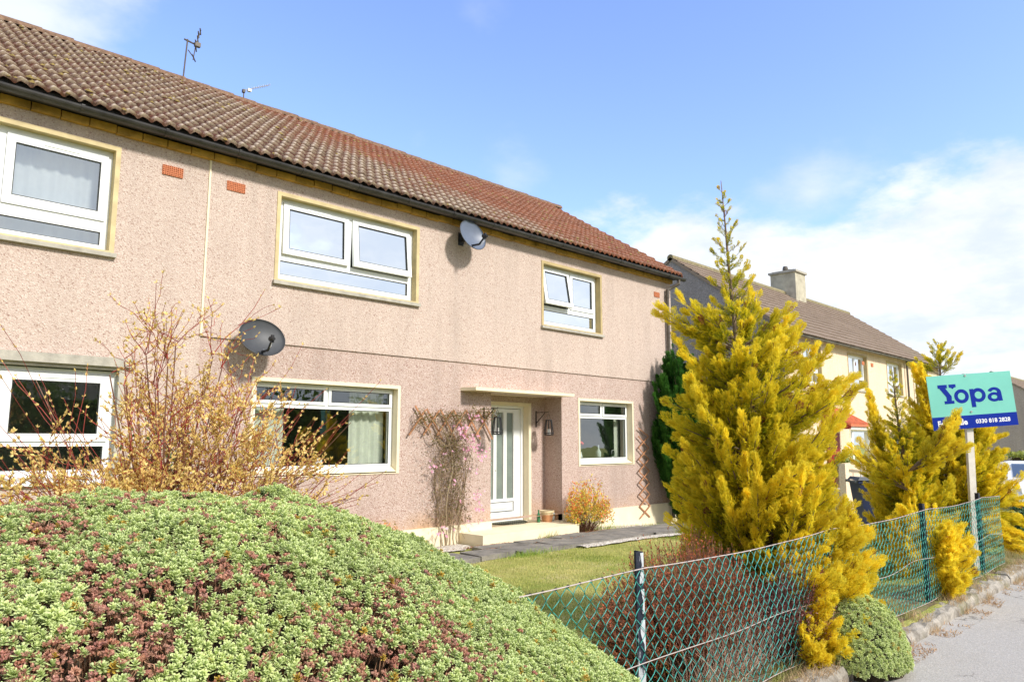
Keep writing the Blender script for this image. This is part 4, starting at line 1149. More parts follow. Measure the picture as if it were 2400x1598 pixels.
# spire: short, sparse, upswept twigs near the leader of the big tree
def spire_plumes(base, top, z0, z1, n, rmax, rng, rmin=.03):
    out = []; base, top = np.array(base), np.array(top)
    for k in range(n):
        f = (k+.3*rng.random())/n; z = z0+(z1-z0)*f
        a = k*2.4+rng.uniform(-.4, .4); r = rmin+(rmax-rmin)*(1-f)**1.15*rng.uniform(.75, 1.15)
        c = base+(top-base)*((z-base[2])/(top[2]-base[2]))
        out.append((c, c+np.array([math.cos(a)*r, math.sin(a)*r, r*rng.uniform(.75, 1.25)])))
    return out
rg = np.random.default_rng(31)
T1b, T1t = (5.75, 2.90, .06), (5.57, 3.02, 3.82)
U = lambda u, v, z, b=T1b: (b[0]+u*.7071-v*.7071*0+0*v, b[1]-u*.7071, z)    # u metres to the right, square to the view
man = spire_plumes(T1b, T1t, 2.62, 3.74, 36, .22, rg)
for (u, z, zs, d) in ((-.62, 2.74, 2.35, .02), (-.48, 2.80, 2.45, -.1), (-.30, 2.72, 2.4, .1), (.50, 2.74, 2.35, .0), (.46, 2.62, 2.25, -.12), (.28, 2.86, 2.5, .1), (-.55, 2.45, 2.0, -.1), (-.44, 2.05, 1.6, .0), (.80, 2.10, 1.65, .0), (.93, 2.14, 1.7, -.12), (.62, 2.42, 1.9, .1),
                      (-.66, 1.80, 1.4, .05), (-.68, 1.52, 1.1, -.1), (.82, 1.72, 1.2, .05), (.74, 1.5, 1.0, -.2), (-.70, 1.24, .8, -.1), (-.72, 1.0, .6, -.15), (.72, 1.1, .6, -.2), (-.5, 2.1, 1.6, -.4), (.3, 1.9, 1.4, -.5), (-.2, 1.5, 1.0, -.55), (.45, 1.3, .8, -.5)):
    c = np.array(T1b)+(np.array(T1t)-np.array(T1b))*((z-.06)/3.76)
    cs = np.array(T1b)+(np.array(T1t)-np.array(T1b))*((zs-.06)/3.76)
    tip = (c[0]+u*.7071+d*.7071, c[1]-u*.7071+d*.7071, z)
    for e in range(3): man.append((cs, np.array(tip)+rg.normal(0, .045, 3)*(e > 0)-np.array([0, 0, .09*e])+(np.array(cs)-np.array(tip))*.12*e))
man += clump_plumes((5.55, 2.42, .72), (.50, .26, .34), 90, rg, (5.7, 2.8, .5))+clump_plumes((5.42, 2.12, .44), (.50, .18, .38), 110, rg, (5.6, 2.6, .3))+clump_plumes((5.85, 2.24, .72), (.42, .20, .34), 85, rg, (5.8, 2.7, .5))+clump_plumes((5.88, 2.5, .92), (.22, .2, .30), 45, rg, (5.8, 2.8, .8))+clump_plumes((5.05, 2.16, .30), (.24, .12, .20), 30, rg, (5.3, 2.4, .2))
conifer('golden_conifer', T1b, T1t,
        [(0, .42), (.3, .55), (.6, .66), (1.0, .72), (1.4, .77), (1.75, .77), (2.1, .70), (2.35, .56), (2.6, .42), (2.78, .22)], 480,
        'tallest yellow conifer with a bare thin spire, growing through the fence beside the near house', manual=man, seed=5, fl=.14, asym=lambda az, zt: 1-(.26+.24*np.exp(-((zt-2.25)/.24)**2))*np.clip(np.cos(az-2.36), 0, 1)+.14*np.exp(-((zt-2.1)/.3)**2)*np.clip(np.cos(az+.78), 0, 1))
T2b, T2t = (9.95, 3.0, .02), (9.52, 3.0, 2.50)
man = spire_plumes(T2b, T2t, 1.75, 2.42, 26, .17, rg)
c2 = (9.10, 3.35, 1.2)
man += [((9.7, 3.2, 1.3), np.array((9.45, 3.25, 2.08))+rg.normal(0, .03, 3)*np.array([1, 1, 2])) for _ in range(6)]
man += spire_plumes((9.6, 3.2, 1.2), (9.42, 3.25, 2.12), 1.5, 2.12, 10, .13, rg)
man += clump_plumes((9.2, 2.75, .55), (.55, .35, .40), 70, rg, (9.6, 2.9, .4))+clump_plumes((8.26, 2.12, .50), (.46, .15, .35), 95, rg, (8.5, 2.5, .4))+clump_plumes((8.0, 2.12, .72), (.14, .10, .18), 16, rg, (8.3, 2.4, .5))
for tip, zs in (((9.28, 3.48, 1.50), 1.0), ((9.40, 3.40, 1.40), 1.0)):
    for e in range(4): man.append(((9.4, 2.8, zs), np.array(tip)+rg.normal(0, .05, 3)*(e > 0)))
man += [((9.4, 2.85, 1.25), np.array(q)+rg.normal(0, .03, 3)) for q in ((9.32, 2.30, 1.93), (9.30, 2.32, 1.84), (9.20, 2.32, 1.78), (9.35, 2.30, 1.80), (9.45, 2.32, 1.62), (9.1, 2.3, 1.7), (9.3, 2.2, 1.6), (9.5, 2.4, 1.75), (9.2, 2.3, 1.78), (9.34, 2.3, 1.86)) for e in range(2)]
conifer('golden_conifer', T2b, T2t, [(0, .30), (.4, .48), (.8, .46), (1.2, .47), (1.5, .37), (1.75, .24), (1.85, .12)], 300,
        'shorter twin-topped yellow conifer on the left behind the blue and teal board', manual=man, seed=9, fl=.145)
T3b, T3t = (12.5, 3.25, -.05), (11.75, 3.05, 3.00)
man = spire_plumes(T3b, T3t, 2.5, 2.97, 18, .30, rg, .08)
for tip, zs in (((10.65, 3.1, 2.60), 1.8), ((10.8, 3.0, 2.45), 1.7), ((10.9, 3.1, 2.2), 1.5), ((11.0, 2.8, 1.9), 1.4), ((12.1, 2.35, .12), .4), ((12.3, 2.3, .3), .5), ((12.6, 2.35, .5), .6), ((12.0, 2.4, .25), .4), ((13.2, 2.6, .8), .8), ((12.9, 2.4, .7), .7), ((11.9, 2.45, .5), .5)):
    for e in range(4): man.append(((12.1, 3.15, zs), np.array(tip)+rg.normal(0, .05, 3)*(e > 0)))
conifer('golden_conifer', T3b, T3t, [(0, .55), (.4, .78), (.9, .88), (1.3, .86), (1.7, .74), (2.0, .60), (2.3, .42), (2.5, .25)], 330,
        'bushy yellow conifer rising directly behind the sign post and its board', manual=man, seed=14, fl=.165)
# dark evergreen against the corner of the near house
conifer('dark_evergreen', (14.1, 8.82, -.2), (13.95, 8.82, 3.85), [(0, .12), (.5, .25), (.9, .46), (1.4, .62), (2.1, .68), (2.9, .60), (3.5, .42), (3.9, .12)], 420,
        'dark green upright evergreen at the corner of the near house, behind the tallest yellow conifer', pal=GREEN, seed=21, upang=(60, 80), fl=.20, dens=1.0, asym=lambda az, zt: 1-.30*np.clip(np.sin(az), 0, 1))
conifer('dark_evergreen', (16.9, 9.4, -.3), (16.8, 9.4, 4.45), [(0, .5), (1.0, .75), (2.4, .70), (3.4, .48), (4.1, .25), (4.6, .06)], 220,
        'second dark green evergreen farther back, peeping out left of the tallest yellow conifer', pal=GREEN, seed=23, upang=(60, 80), fl=.18, dens=1.0)

# ------------------------------------------------------------------ shrubs of shoots
def shoots(mb_leaf, mb_twig, P0, P3, rng, nleaf, leaf, pal, bend=.05, r0=.004, t0=.25, lean=.5, twigc=(.25, .12, .07), tipbias=1.0, colf=None):
    """straight-ish shoots from P0 to P3 with leaves set along them"""
    k = len(P0); B = rng.normal(0, bend, (k, 3))
    s4 = np.array([0, .35, .7, 1.])[None, :, None]
    PP = P0[:, None]*(1-s4)+P3[:, None]*s4+B[:, None]*(s4*(1-s4)*3)
    R = r0*np.array([1, .75, .5, .25])[None]*rng.uniform(.7, 1.2, (k, 1))
    tubes_many(mb_twig, PP, R, 3, np.asarray(twigc)*rng.uniform(.6, 1.4, (k, 1)))
    t_ = t0+(1-t0)*rng.random((k, nleaf))**(1/tipbias)
    p = P0[:, None]*(1-t_[..., None])+P3[:, None]*t_[..., None]+B[:, None]*(t_*(1-t_)*3)[..., None]
    d = (P3-P0); d /= np.linalg.norm(d, axis=1, keepdims=True)
    w = rng.normal(0, 1, (k, nleaf, 3)); w /= np.linalg.norm(w, axis=2, keepdims=True)
    D = (d[:, None]*lean+w*(1-lean)).reshape(-1, 3); p = p.reshape(-1, 3)
    TV, TF = leaf
    n = len(p); lo, hi = np.array(pal[0]), np.array(pal[1])
    u = rng.random((n, 1)); c = lo+(hi-lo)*u
    if colf is not None: c = colf(c, t_.reshape(-1), p, rng)
    inst(mb_leaf, TV, TF, frames(D, rng.uniform(0, 2*PI, n)), p, rng.uniform(.6, 1.25, n), c)
# branching shrub (dogwood in bud)
def branch_shrub(base, n0, height, spread, rng, levels=4, split=(3, 5), tropism=.25, r0=.011):
    """returns polylines grouped per level and tips"""
    segs = []; cur = []
    for k in range(n0):
        a = rng.uniform(0, 2*PI); t_ = rng.uniform(.12, spread)
        d = np.array([math.cos(a)*t_, math.sin(a)*t_, 1.0]); d /= np.linalg.norm(d)
        cur.append((np.array(base)+np.array([math.cos(a), math.sin(a), 0])*rng.uniform(0, .12), d, height*rng.uniform(.38, .55), r0*rng.uniform(.7, 1.1)))
    for lv in range(levels):
        nxt = []
        for p, d, L, r in cur:
            pts = [p]; dd = d.copy(); m = 5
            for s_ in range(m-1):
                dd = dd+rng.normal(0, .09, 3)+np.array([0, 0, .035]); dd /= np.linalg.norm(dd); pts.append(pts[-1]+dd*L/(m-1))
            pts = np.array(pts); segs.append((pts, r, lv))
            if lv < levels-1:
                for c in range(rng.integers(split[0], split[1]+1)):
                    f = rng.uniform(.3, 1.0); i_ = f*(m-1); i0 = min(int(i_), m-2); q = pts[i0]+(pts[i0+1]-pts[i0])*(i_-i0)
                    w = rng.normal(0, 1, 3); w -= w.dot(dd)*dd; w /= np.linalg.norm(w)
                    nd = dd*.8+w*rng.uniform(.35, .85)+np.array([0, 0, tropism*rng.uniform(-.3, .5)]); nd /= np.linalg.norm(nd)
                    nxt.append((q, nd, L*rng.uniform(.45, .75), r*.6))
        cur = nxt
    return segs
rng = np.random.default_rng(77)
leafV = np.array([(0, 0, 0), (.45, .26, .06), (1, 0, .02), (.45, -.26, .06)]); leafF = np.array([(0, 1, 2, 3)])
def budded_shrub(name, base, loc, label, n0, h, sp, seed, pal, twig, nb=5, leafs=.022, levels=4, split=(3, 5), extra=None, r0=.011, green=None):
    rng = np.random.default_rng(seed)
    T_ = thing(name, loc, label, 'shrub')
    segs = branch_shrub(base, n0, h, sp, rng, levels, split, r0=r0)
    if extra: segs += extra
    P_ = np.stack([s_[0] for s_ in segs]); r = np.array([s_[1] for s_ in segs]); lv = np.array([s_[2] for s_ in segs])
    R = np.maximum(r[:, None]*np.array([1, .85, .7, .6, .5])[None], .0017)
    mb = MB(); cc = np.where((lv >= levels-2)[:, None], np.array(twig[1]), np.array(twig[0]))*rng.uniform(.7, 1.3, (len(r), 1))
    tubes_many(mb, P_, R, 4, cc); mb.build('branches', 'foliage', T_, colors=True)
    # leaf pairs at nodes of the thin twigs
    thin = np.where(lv >= levels-2)[0]
    mb = MB(); pts, dirs = [], []
    for k in thin:
        m = nb if lv[k] == levels-1 else max(2, nb//2)
        f = np.concatenate([[1.0], rng.uniform(.15, 1, m)]); i_ = f*4; i0 = np.minimum(i_.astype(int), 3)
        p = P_[k][i0]+(P_[k][i0+1]-P_[k][i0])*(i_-i0)[:, None]; d = P_[k][i0+1]-P_[k][i0]; d /= np.linalg.norm(d, axis=1, keepdims=True)
        for rep in range(3):
            w = rng.normal(0, 1, p.shape); pts.append(p); dirs.append(d*.9+w*.5+np.array([0, 0, .25]))
    p = np.concatenate(pts); D = np.concatenate(dirs); n = len(p)
    c = np.array(pal[0])+(np.array(pal[1])-np.array(pal[0]))*rng.random((n, 1))
    inst(mb, leafV, leafF, frames(D, rng.uniform(0, 6.28, n)), p, leafs*rng.uniform(.6, 1.4, n), c)
    mb.build('leaves', 'foliage', T_, colors=True)
    return T_
# long arching twigs reaching across the two windows
def arch(p0, p1, sag, rng, r=.004, lv=3):
    t_ = np.linspace(0, 1, 5)[:, None]; p0, p1 = np.array(p0), np.array(p1)
    return (p0*(1-t_)+p1*t_+np.array([0, 0, sag])*(4*t_*(1-t_))+rng.normal(0, .01, (5, 3)), r, lv)
ex = []
for k in range(26):
    a0 = np.array((2.15, 5.6, .9))+rng.normal(0, .16, 3)
    tipx = rng.uniform(.6, 1.4); ex.append(arch(a0, (2.15+tipx*.78, 5.6-tipx*.50+rng.normal(0, .2), rng.uniform(.95, 2.0)), rng.uniform(-.22, .05), rng, .0045, 2))
    q = ex[-1][0]
    for c in range(4):
        i_ = rng.integers(1, 4); ex.append(arch(q[i_], q[i_]+rng.normal(0, .12, 3)+(q[4]-q[3])*1.6+np.array([0, 0, .12]), .01, rng, .0024, 3))
for k in range(13):
    a0 = np.array((1.9, 5.4, .9))+rng.normal(0, .14, 3)
    tipx = rng.uniform(.5, 1.25); ex.append(arch(a0, (1.9-tipx*.8, 5.3+tipx*.35+rng.normal(0, .15), rng.uniform(1.0, 2.1)), rng.uniform(-.22, .05), rng, .0045, 2))
    q = ex[-1][0]
    for c in range(4):
        i_ = rng.integers(1, 4); ex.append(arch(q[i_], q[i_]+rng.normal(0, .12, 3)+(q[4]-q[3])*1.6+np.array([0, 0, .12]), .01, rng, .0024, 3))
for k in range(24):
    a_ = rng.uniform(0, 6.28); rr_ = rng.uniform(.05, .5); hz_ = rng.uniform(1.6, 2.4)-rr_*.5
    ex.append(arch((2.02, 5.5, .1), (2.02+math.cos(a_)*rr_, 5.5+math.sin(a_)*rr_, hz_), .0, rng, .009, 2))
    q = ex[-1][0]
    for c in range(11):
        i_ = rng.integers(1, 5); w__ = rng.normal(0, .17, 3); w__[2] = abs(w__[2])+.14
        ex.append(arch(q[i_], q[i_]+w__, .0, rng, .0035, 3)); q2 = ex[-1][0]
        for e in range(2): ex.append(arch(q2[2], q2[2]+w__*.4+rng.normal(0, .09, 3), .0, rng, .002, 3))
budded_shrub('budding_shrub', (2.02, 5.5, .0), (2.02, 5.5, -.05), 'red-twigged shrub with small yellow-green spring leaves, growing behind the huge pale green shrub', 11, 2.0, .34, 41,
    ((.74, .56, .14), (.98, .74, .32)), ((.34, .17, .11), (.44, .085, .065)), nb=8, leafs=.023, levels=5, split=(3, 4), extra=ex)
budded_shrub('low_yellow_shrub', (1.0, 6.0, -.1), (1.0, 6.0, -.05), 'low yellow-leaved shrub in front of the left ground floor window', 22, 1.45, .6, 43,
    ((.62, .48, .05), (.95, .72, .12)), ((.25, .14, .08), (.35, .08, .05)), nb=9, leafs=.032, levels=4, split=(3, 4), r0=.008)
# dark glossy evergreen inside the twigs
rng = np.random.default_rng(5)
T_ = thing('laurel_shrub', (2.35, 6.6, -.05), 'dark glossy-leaved bush half hidden within the red-twigged shrub', 'shrub')
ml, mt = MB(), MB(); k = 150
P0 = np.array([2.35, 6.6, .0])+rng.normal(0, .08, (k, 3))*np.array([1, 1, 0]); D = rng.normal(0, 1, (k, 3)); D[:, 2] = np.abs(D[:, 2])+.6; D /= np.linalg.norm(D, axis=1, keepdims=True)
P3 = np.array([2.35, 6.6, .75])+D*np.array([.42, .42, 1.15])*rng.uniform(.6, 1, (k, 1))
shoots(ml, mt, P0, P3, rng, 15, (leafV*.065, leafF), ((.02, .07, .015), (.06, .17, .035)), .08, .005)
ml.build('leaves', 'foliage_waxy', T_, colors=True); mt.build('stems', 'foliage', T_, colors=True)

# russet heather-like shrub behind the chain link
rng = np.random.default_rng(9)
T_ = thing('russet_shrub', (4.6, 2.85, .05), 'rusty brown upright-twigged shrub behind the first bay of chain link', 'shrub')
ml, mt = MB(), MB(); k = 2500
a = rng.uniform(0, 2*PI, k); r = np.sqrt(rng.random(k))
P0 = np.stack([4.6+np.cos(a)*r*.55, 2.85+np.sin(a)*r*.22, np.full(k, .1)], -1)
hgt = .84*np.sqrt(np.clip(1-(r*.9)**2, .05, 1))*rng.uniform(.5, 1.08, k)*(1+.08*np.sin(a*3))
P3 = np.stack([4.6+np.cos(a)*r*.90+rng.normal(0, .04, k), 2.87+np.sin(a)*r*.50+rng.normal(0, .03, k), hgt+.07], -1)
lv_ = (leafV*np.array([.017, .015, .015]), leafF)
def colr(c, t_, p, rng):
    green = (vnoise(p, 3.5, 3) > .25) & (rng.random(len(p)) < .35); c = np.where(green[:, None], np.array([.26, .24, .05]), c)
    red = rng.random(len(p)) < .34*t_**2; return np.where(red[:, None], np.array([.80, .20, .10]), c)
shoots(ml, mt, P0, P3, rng, 30, lv_, ((.17, .052, .028), (.52, .20, .085)), .05, .0035, t0=.30, lean=.62, twigc=(.26, .15, .10), colf=colr)
ml.build('leaves', 'foliage', T_, colors=True); mt.build('stems', 'foliage', T_, colors=True)
# second darker one leaning over the fence beside the tree
rng = np.random.default_rng(19)
T_ = thing('purple_leaved_shrub', (5.05, 2.55, .05), 'dark purplish shrub poking over the fence top against the tallest yellow conifer', 'shrub')
ml, mt = MB(), MB(); k = 520
a = rng.uniform(0, 2*PI, k); r = np.sqrt(rng.random(k))
P0 = np.stack([5.1+np.cos(a)*r*.2, 2.5+np.sin(a)*r*.12, np.full(k, .1)], -1)
P3 = np.stack([5.12+np.cos(a)*r*.36, 2.34+np.sin(a)*r*.26, .30+.52*rng.random(k)*np.sqrt(1.02-r**2)+.1*rng.random(k)], -1)
shoots(ml, mt, P0, P3, rng, 26, lv_, ((.10, .025, .025), (.36, .10, .09)), .06, .003, t0=.35, twigc=(.28, .15, .12), colf=lambda c, t_, p, rng: np.where((rng.random(len(p)) < .2)[:, None], np.array([.50, .30, .26]), c))
ml.build('leaves', 'foliage', T_, colors=True); mt.build('stems', 'foliage', T_, colors=True)
# bare pale stems at the foot of the russet shrub
rng = np.random.default_rng(29)
mb = MB(); k = 1250
P0 = np.stack([4.0+1.8*rng.random(k)**.8, rng.uniform(2.36, 2.7, k), np.full(k, .08)], -1)
dx = rng.normal(0, .12, (k, 2)); h = rng.uniform(.14, .48, k)*np.clip(1.25-np.abs(P0[:, 0]-4.8)*.5, .3, 1)
P3 = P0+np.stack([dx[:, 0], dx[:, 1]-.02, h], -1); B = rng.normal(0, .04, (k, 3))
s4 = np.array([0, .35, .7, 1.])[None, :, None]
tubes_many(mb, P0[:, None]*(1-s4)+P3[:, None]*s4+B[:, None]*(s4*(1-s4)*3), .0023*np.array([1, .8, .6, .3])[None]*np.ones((k, 1)), 3, np.array([.72, .58, .46])*rng.uniform(.5, 1.35, (k, 1))*np.where(rng.random((k, 1)) < .3, np.array([[.8, .5, .45]]), 1))
tag(mb.build('dry_stems', 'foliage', colors=True), kind='stuff')

# azalea at the porch
rng = np.random.default_rng(15)
T_ = thing('azalea', (10.75, 8.88, -.08), 'small shrub with yellow leaves and orange-red tips, right of the doorstep', 'shrub')
ml, mt = MB(), MB(); k = 280
a = rng.uniform(0, 2*PI, k); r = np.sqrt(rng.random(k))
P0 = np.stack([10.8+np.cos(a)*r*.16, 8.88+np.sin(a)*r*.12, np.full(k, -.08)], -1)
P3 = np.stack([10.86+np.cos(a)*r*.62, 8.80+np.sin(a)*r*.34, .05+.80*np.sqrt(1.02-r**2)*rng.uniform(.45, 1.1, k)*(1.05-.25*np.cos(a)*r)], -1)
def cola(c, t_, p, rng):
    o = (t_ > .78) & (rng.random(len(p)) < .40); c = np.where(o[:, None], np.array([.90, .26, .08])*(.7+.5*rng.random((len(p), 1))), c)
    g = (p[:, 2] < .12) & (rng.random(len(p)) < .7); return np.where(g[:, None], np.array([.20, .36, .07]), c)
shoots(ml, mt, P0, P3, rng, 17, (leafV*.042, leafF), ((.60, .55, .07), (.98, .76, .16)), .06, .003, t0=.45, lean=.45, colf=cola, tipbias=1.6)
ml.build('leaves', 'foliage', T_, colors=True); mt.build('stems', 'foliage', T_, colors=True)
# low orange flowers under the living room window
rng = np.random.default_rng(16)
T_ = thing('low_azalea', (6.0, 8.9, -.08), 'low orange-tipped plant against the wall just above the crest of the huge shrub', 'shrub')
ml, mt = MB(), MB(); k = 150
P0 = np.stack([rng.uniform(5.7, 6.5, k), rng.uniform(8.85, 9.1, k), np.full(k, -.08)], -1); P3 = P0+np.stack([rng.normal(0, .12, k), rng.normal(-.05, .08, k), rng.uniform(.25, .52, k)], -1)
shoots(ml, mt, P0, P3, rng, 12, (leafV*.045, leafF), ((.30, .34, .05), (.80, .28, .10)), .05, .003, colf=None)
ml.build('leaves', 'foliage', T_, colors=True); mt.build('stems', 'foliage', T_, colors=True)
# clematis
rng = np.random.default_rng(25)
T_ = thing('clematis', (7.75, 9.2, -.08), 'tangled brown climber with clusters of pink flowers, left of the front door', 'climber')
mb = MB(); segs = []
def wander(p, q, n, amp):
    t_ = np.linspace(0, 1, n)[:, None]; P_ = np.array(p)*(1-t_)+np.array(q)*t_
    w = np.cumsum(rng.normal(0, amp, (n, 3)), 0); w -= t_*w[-1]; P_ = P_+w; P_[:, 1] = np.clip(P_[:, 1], 9.02, 9.28); return P_
main = []
for k in range(7): main.append(wander((7.55+.09*k+rng.normal(0, .03), 9.2, -.1), (7.45+.14*k, 9.22, rng.uniform(1.3, 1.75)), 9, .045))
for k in range(6): main.append(wander((7.75, 9.2, 1.5), (rng.uniform(7.1, 8.7), 9.2, rng.uniform(1.85, 2.1)), 9, .03))
P_ = np.stack(main); tubes_many(mb, P_, np.linspace(.011, .005, 9)[None]*np.ones((len(main), 1)), 6, np.array([.46, .36, .23])*np.ones((len(main), 1)))
k = 900; cx_ = rng.normal(7.78, .22, k); cz = rng.uniform(.25, 1.75, k); keep = np.abs(cx_-7.78) < .18+.25*np.clip(cz/1.7, 0, 1); cx_, cz = cx_[keep], cz[keep]; k = len(cx_)
P0 = np.stack([cx_, rng.uniform(9.1, 9.27, k), cz], -1); P3 = P0+rng.normal(0, .12, (k, 3))*np.array([1, .3, 1.2]); P3[:, 1] = np.clip(P3[:, 1], 9.0, 9.285); B = rng.normal(0, .04, (k, 3))*np.array([1, .3, 1])
s4 = np.array([0, .35, .7, 1.])[None, :, None]
tubes_many(mb, P0[:, None]*(1-s4)+P3[:, None]*s4+B[:, None]*(s4*(1-s4)*3), .0022*np.ones((k, 4)), 3, np.array([.34, .24, .13])*rng.uniform(.5, 1.4, (k, 1)))
mb.build('stems', 'foliage', T_, colors=True)
mb = MB(); k = 3200
w = rng.random(k)
px = np.where(w < .45, rng.uniform(7.05, 8.75, k), rng.normal(7.8, .26, k)); pzz = np.where(w < .45, 2.0-.03*np.abs(px-8.1)+rng.normal(0, .06, k)+np.where(px > 8.2, .06, 0), rng.uniform(.3, 1.7, k))
p = np.stack([px, rng.uniform(9.05, 9.25, k), pzz], -1)
cl = vnoise(p, 5, 8); p = p[cl > -.35]; k = len(p)
c = np.array([.14, .17, .04])+(np.array([.36, .20, .12])-np.array([.14, .17, .04]))*rng.random((k, 1))
inst(mb, leafV*.035, leafF, frames(rng.normal(0, 1, (k, 3))-np.array([0, .5, 0]), rng.uniform(0, 6, k)), p, rng.uniform(.6, 1.3, k), c)
mb.build('leaves', 'foliage', T_, colors=True)
ctr = [(7.98, 1.72, .10, 16), (8.10, 1.58, .12, 26), (8.22, 1.46, .11, 20), (8.34, 1.36, .07, 8), (7.9, 1.78, .06, 8), (8.12, 2.0, .05, 5), (8.28, 1.93, .05, 5), (7.62, 1.40, .05, 4), (7.35, 1.17, .06, 7), (8.16, 1.12, .04, 3), (8.25, .72, .10, 11), (8.3, .48, .09, 9), (8.15, .3, .05, 4), (7.5, .20, .08, 12), (7.78, .95, .06, 3), (7.85, .6, .05, 3), (8.3, .22, .06, 4)]
for x_, z_, s_, n_ in ctr:
    mb = MB()
    for q in range(n_):
        c_ = np.array([x_+rng.normal(0, s_), rng.uniform(9.0, 9.14), z_+rng.normal(0, s_*.7)])
        nrm = np.array([rng.normal(0, .4), -1, rng.normal(.1, .4)]); nrm /= np.linalg.norm(nrm)
        u = np.cross(nrm, (0, 0, 1.)); u /= np.linalg.norm(u); v = np.cross(nrm, u); R_ = rng.uniform(.019, .030)
        for e in range(4):
            a_ = e*PI/2+q; d = u*math.cos(a_)+v*math.sin(a_); w_ = np.cross(nrm, d)
            col_ = np.array([.84, .36, .55])*rng.uniform(.8, 1.1) if rng.random() < .7 else np.array([.86, .60, .70])
            mb.addv([c_, c_+d*R_*.6+w_*R_*.42+nrm*.004, c_+d*R_+nrm*.006, c_+d*R_*.6-w_*R_*.42+nrm*.004], [(0, 1, 2, 3)], np.clip(col_, 0, 1))
    mb.build('flower_cluster', 'foliage', T_, colors=True)
# ivy column on the neighbour's gate pillar
# ------------------------------------------------------------------ grass
rng = np.random.default_rng(61)
def blades(name, n, xr, yr, h, wdt, pal, zf, clump=None, lean=.5, kind='stuff', mat='grass_blades'):
    x = rng.uniform(*xr, n); y = rng.uniform(*yr, n)
    if clump is not None:
        m = clump(x, y); x, y = x[m], y[m]
    n = len(x); z = zf(x, y)
    hh = h[0]+(h[1]-h[0])*rng.random(n)**1.5; a = rng.uniform(0, 2*PI, n); b = rng.uniform(0, 2*PI, n); ln = lean*hh*rng.random(n)
    u = np.stack([np.cos(a), np.sin(a), np.zeros(n)], -1)*(wdt/2); d = np.stack([np.cos(b)*ln, np.sin(b)*ln, hh], -1); p = np.stack([x, y, z], -1)
    V = np.stack([p-u, p+u, p+d*np.array([.5, .5, .62])+u*.7, p+d, p+d*np.array([.5, .5, .62])-u*.7], 1)
    F = np.array([(0, 1, 2, 4)]); F2 = np.array([(4, 2, 3)])
    mb = MB(); c = np.array(pal[0])+(np.array(pal[1])-np.array(pal[0]))*rng.random((n, 1))
    pv = np.clip(vnoise(p, 1.3, 17)*.6+.35, 0, 1)[:, None]; c = c*(1-pv)+np.array(pal[2])*pv*rng.uniform(.7, 1.2, (n, 1))
    o = (np.arange(n)*5)[:, None]
    Vf = V.reshape(-1, 3); C = np.repeat(c, 5, axis=0)
    mb.V.append(Vf); mb.C.append(C); mb.n = len(Vf)
    mb.F = [(F+o).ravel(), (F2+o).ravel()]; mb.L = [np.full(n, 4), np.full(n, 3)]
    return tag(mb.build(name, mat, colors=True), kind=kind)
zl = lambda x, y: hz(x, y)+.012*vnoise(np.stack([x, y, x*0], -1), 1.6, 3)
blades('grass', 90000, (2.4, 11.5), (2.7, 7.75), (.012, .042), .005, ((.12, .20, .025), (.52, .54, .13), (.74, .66, .30)), zl)
blades('grass_far', 16000, (11, 24), (2.6, 8.2), (.02, .06), .010, ((.10, .20, .025), (.22, .32, .05), (.36, .36, .10)), lambda x, y: hz(x, y))
cl_ = lambda t0: (lambda x, y: vnoise(np.stack([x, y, x*0], -1), 5.5, 44) > t0)
zv = lambda x, y: slope(x)+.095
blades('verge_grass', 16000, (3.2, 16), (2.2, 2.6), (.03, .12), .005, ((.16, .26, .04), (.34, .38, .10), (.62, .50, .28)), zv, cl_(.0), 1.0)
blades('dry_grass', 9000, (4.4, 16), (2.0, 2.22), (.03, .11), .004, ((.50, .38, .20), (.72, .58, .36), (.66, .40, .24)), lambda x, y: slope(x)+np.where(y < 2.06, .0, .085), cl_(.12), 1.5)
blades('pavement_edge_litter', 3500, (4.2, 14), (1.86, 2.06), (.006, .03), .010, ((.50, .33, .20), (.68, .52, .34), (.50, .28, .16)), lambda x, y: slope(x)+.003, cl_(.0), 2.5)
# weeds along the path
for (x_, y_, s_, n_, hh, pal_) in ((12.3, 7.62, .16, 500, (.05, .17), ((.2, .33, .04), (.4, .42, .08), (.4, .34, .12))), (11.3, 8.9, .4, 400, (.03, .12), ((.22, .34, .05), (.42, .45, .1), (.5, .4, .2))), (13.2, 8.75, .5, 600, (.03, .10), ((.22, .34, .05), (.42, .42, .1), (.4, .25, .12))), (8.1, 7.7, .25, 350, (.03, .10), ((.2, .36, .05), (.38, .45, .1), (.4, .4, .1))), (9.6, 8.68, .12, 120, (.04, .15), ((.3, .4, .1), (.5, .55, .2), (.4, .4, .1)))):
    a = rng.normal(0, s_, n_); b = rng.normal(0, s_*.3, n_)
    xx_, yy_ = x_+a, y_+b
    hold = (xx_, yy_)
    n = n_; z = hz(xx_, yy_)+.01
    h_ = rng.uniform(*hh, n); aa = rng.uniform(0, 6.28, n); u = np.stack([np.cos(aa), np.sin(aa), 0*aa], -1)*.004; d = np.stack([rng.normal(0, .4, n)*h_, rng.normal(0, .4, n)*h_, h_], -1); p = np.stack([xx_, yy_, z], -1)
    V = np.stack([p-u, p+u, p+d+u*.2, p+d-u*.2], 1).reshape(-1, 3); c = np.array(pal_[0])+(np.array(pal_[1])-np.array(pal_[0]))*rng.random((n, 1))
    mb = MB(); mb.addm(V, np.arange(n*4).reshape(-1, 4), np.repeat(c, 4, axis=0)); tag(mb.build('weeds', 'grass_blades', colors=True), kind='stuff')
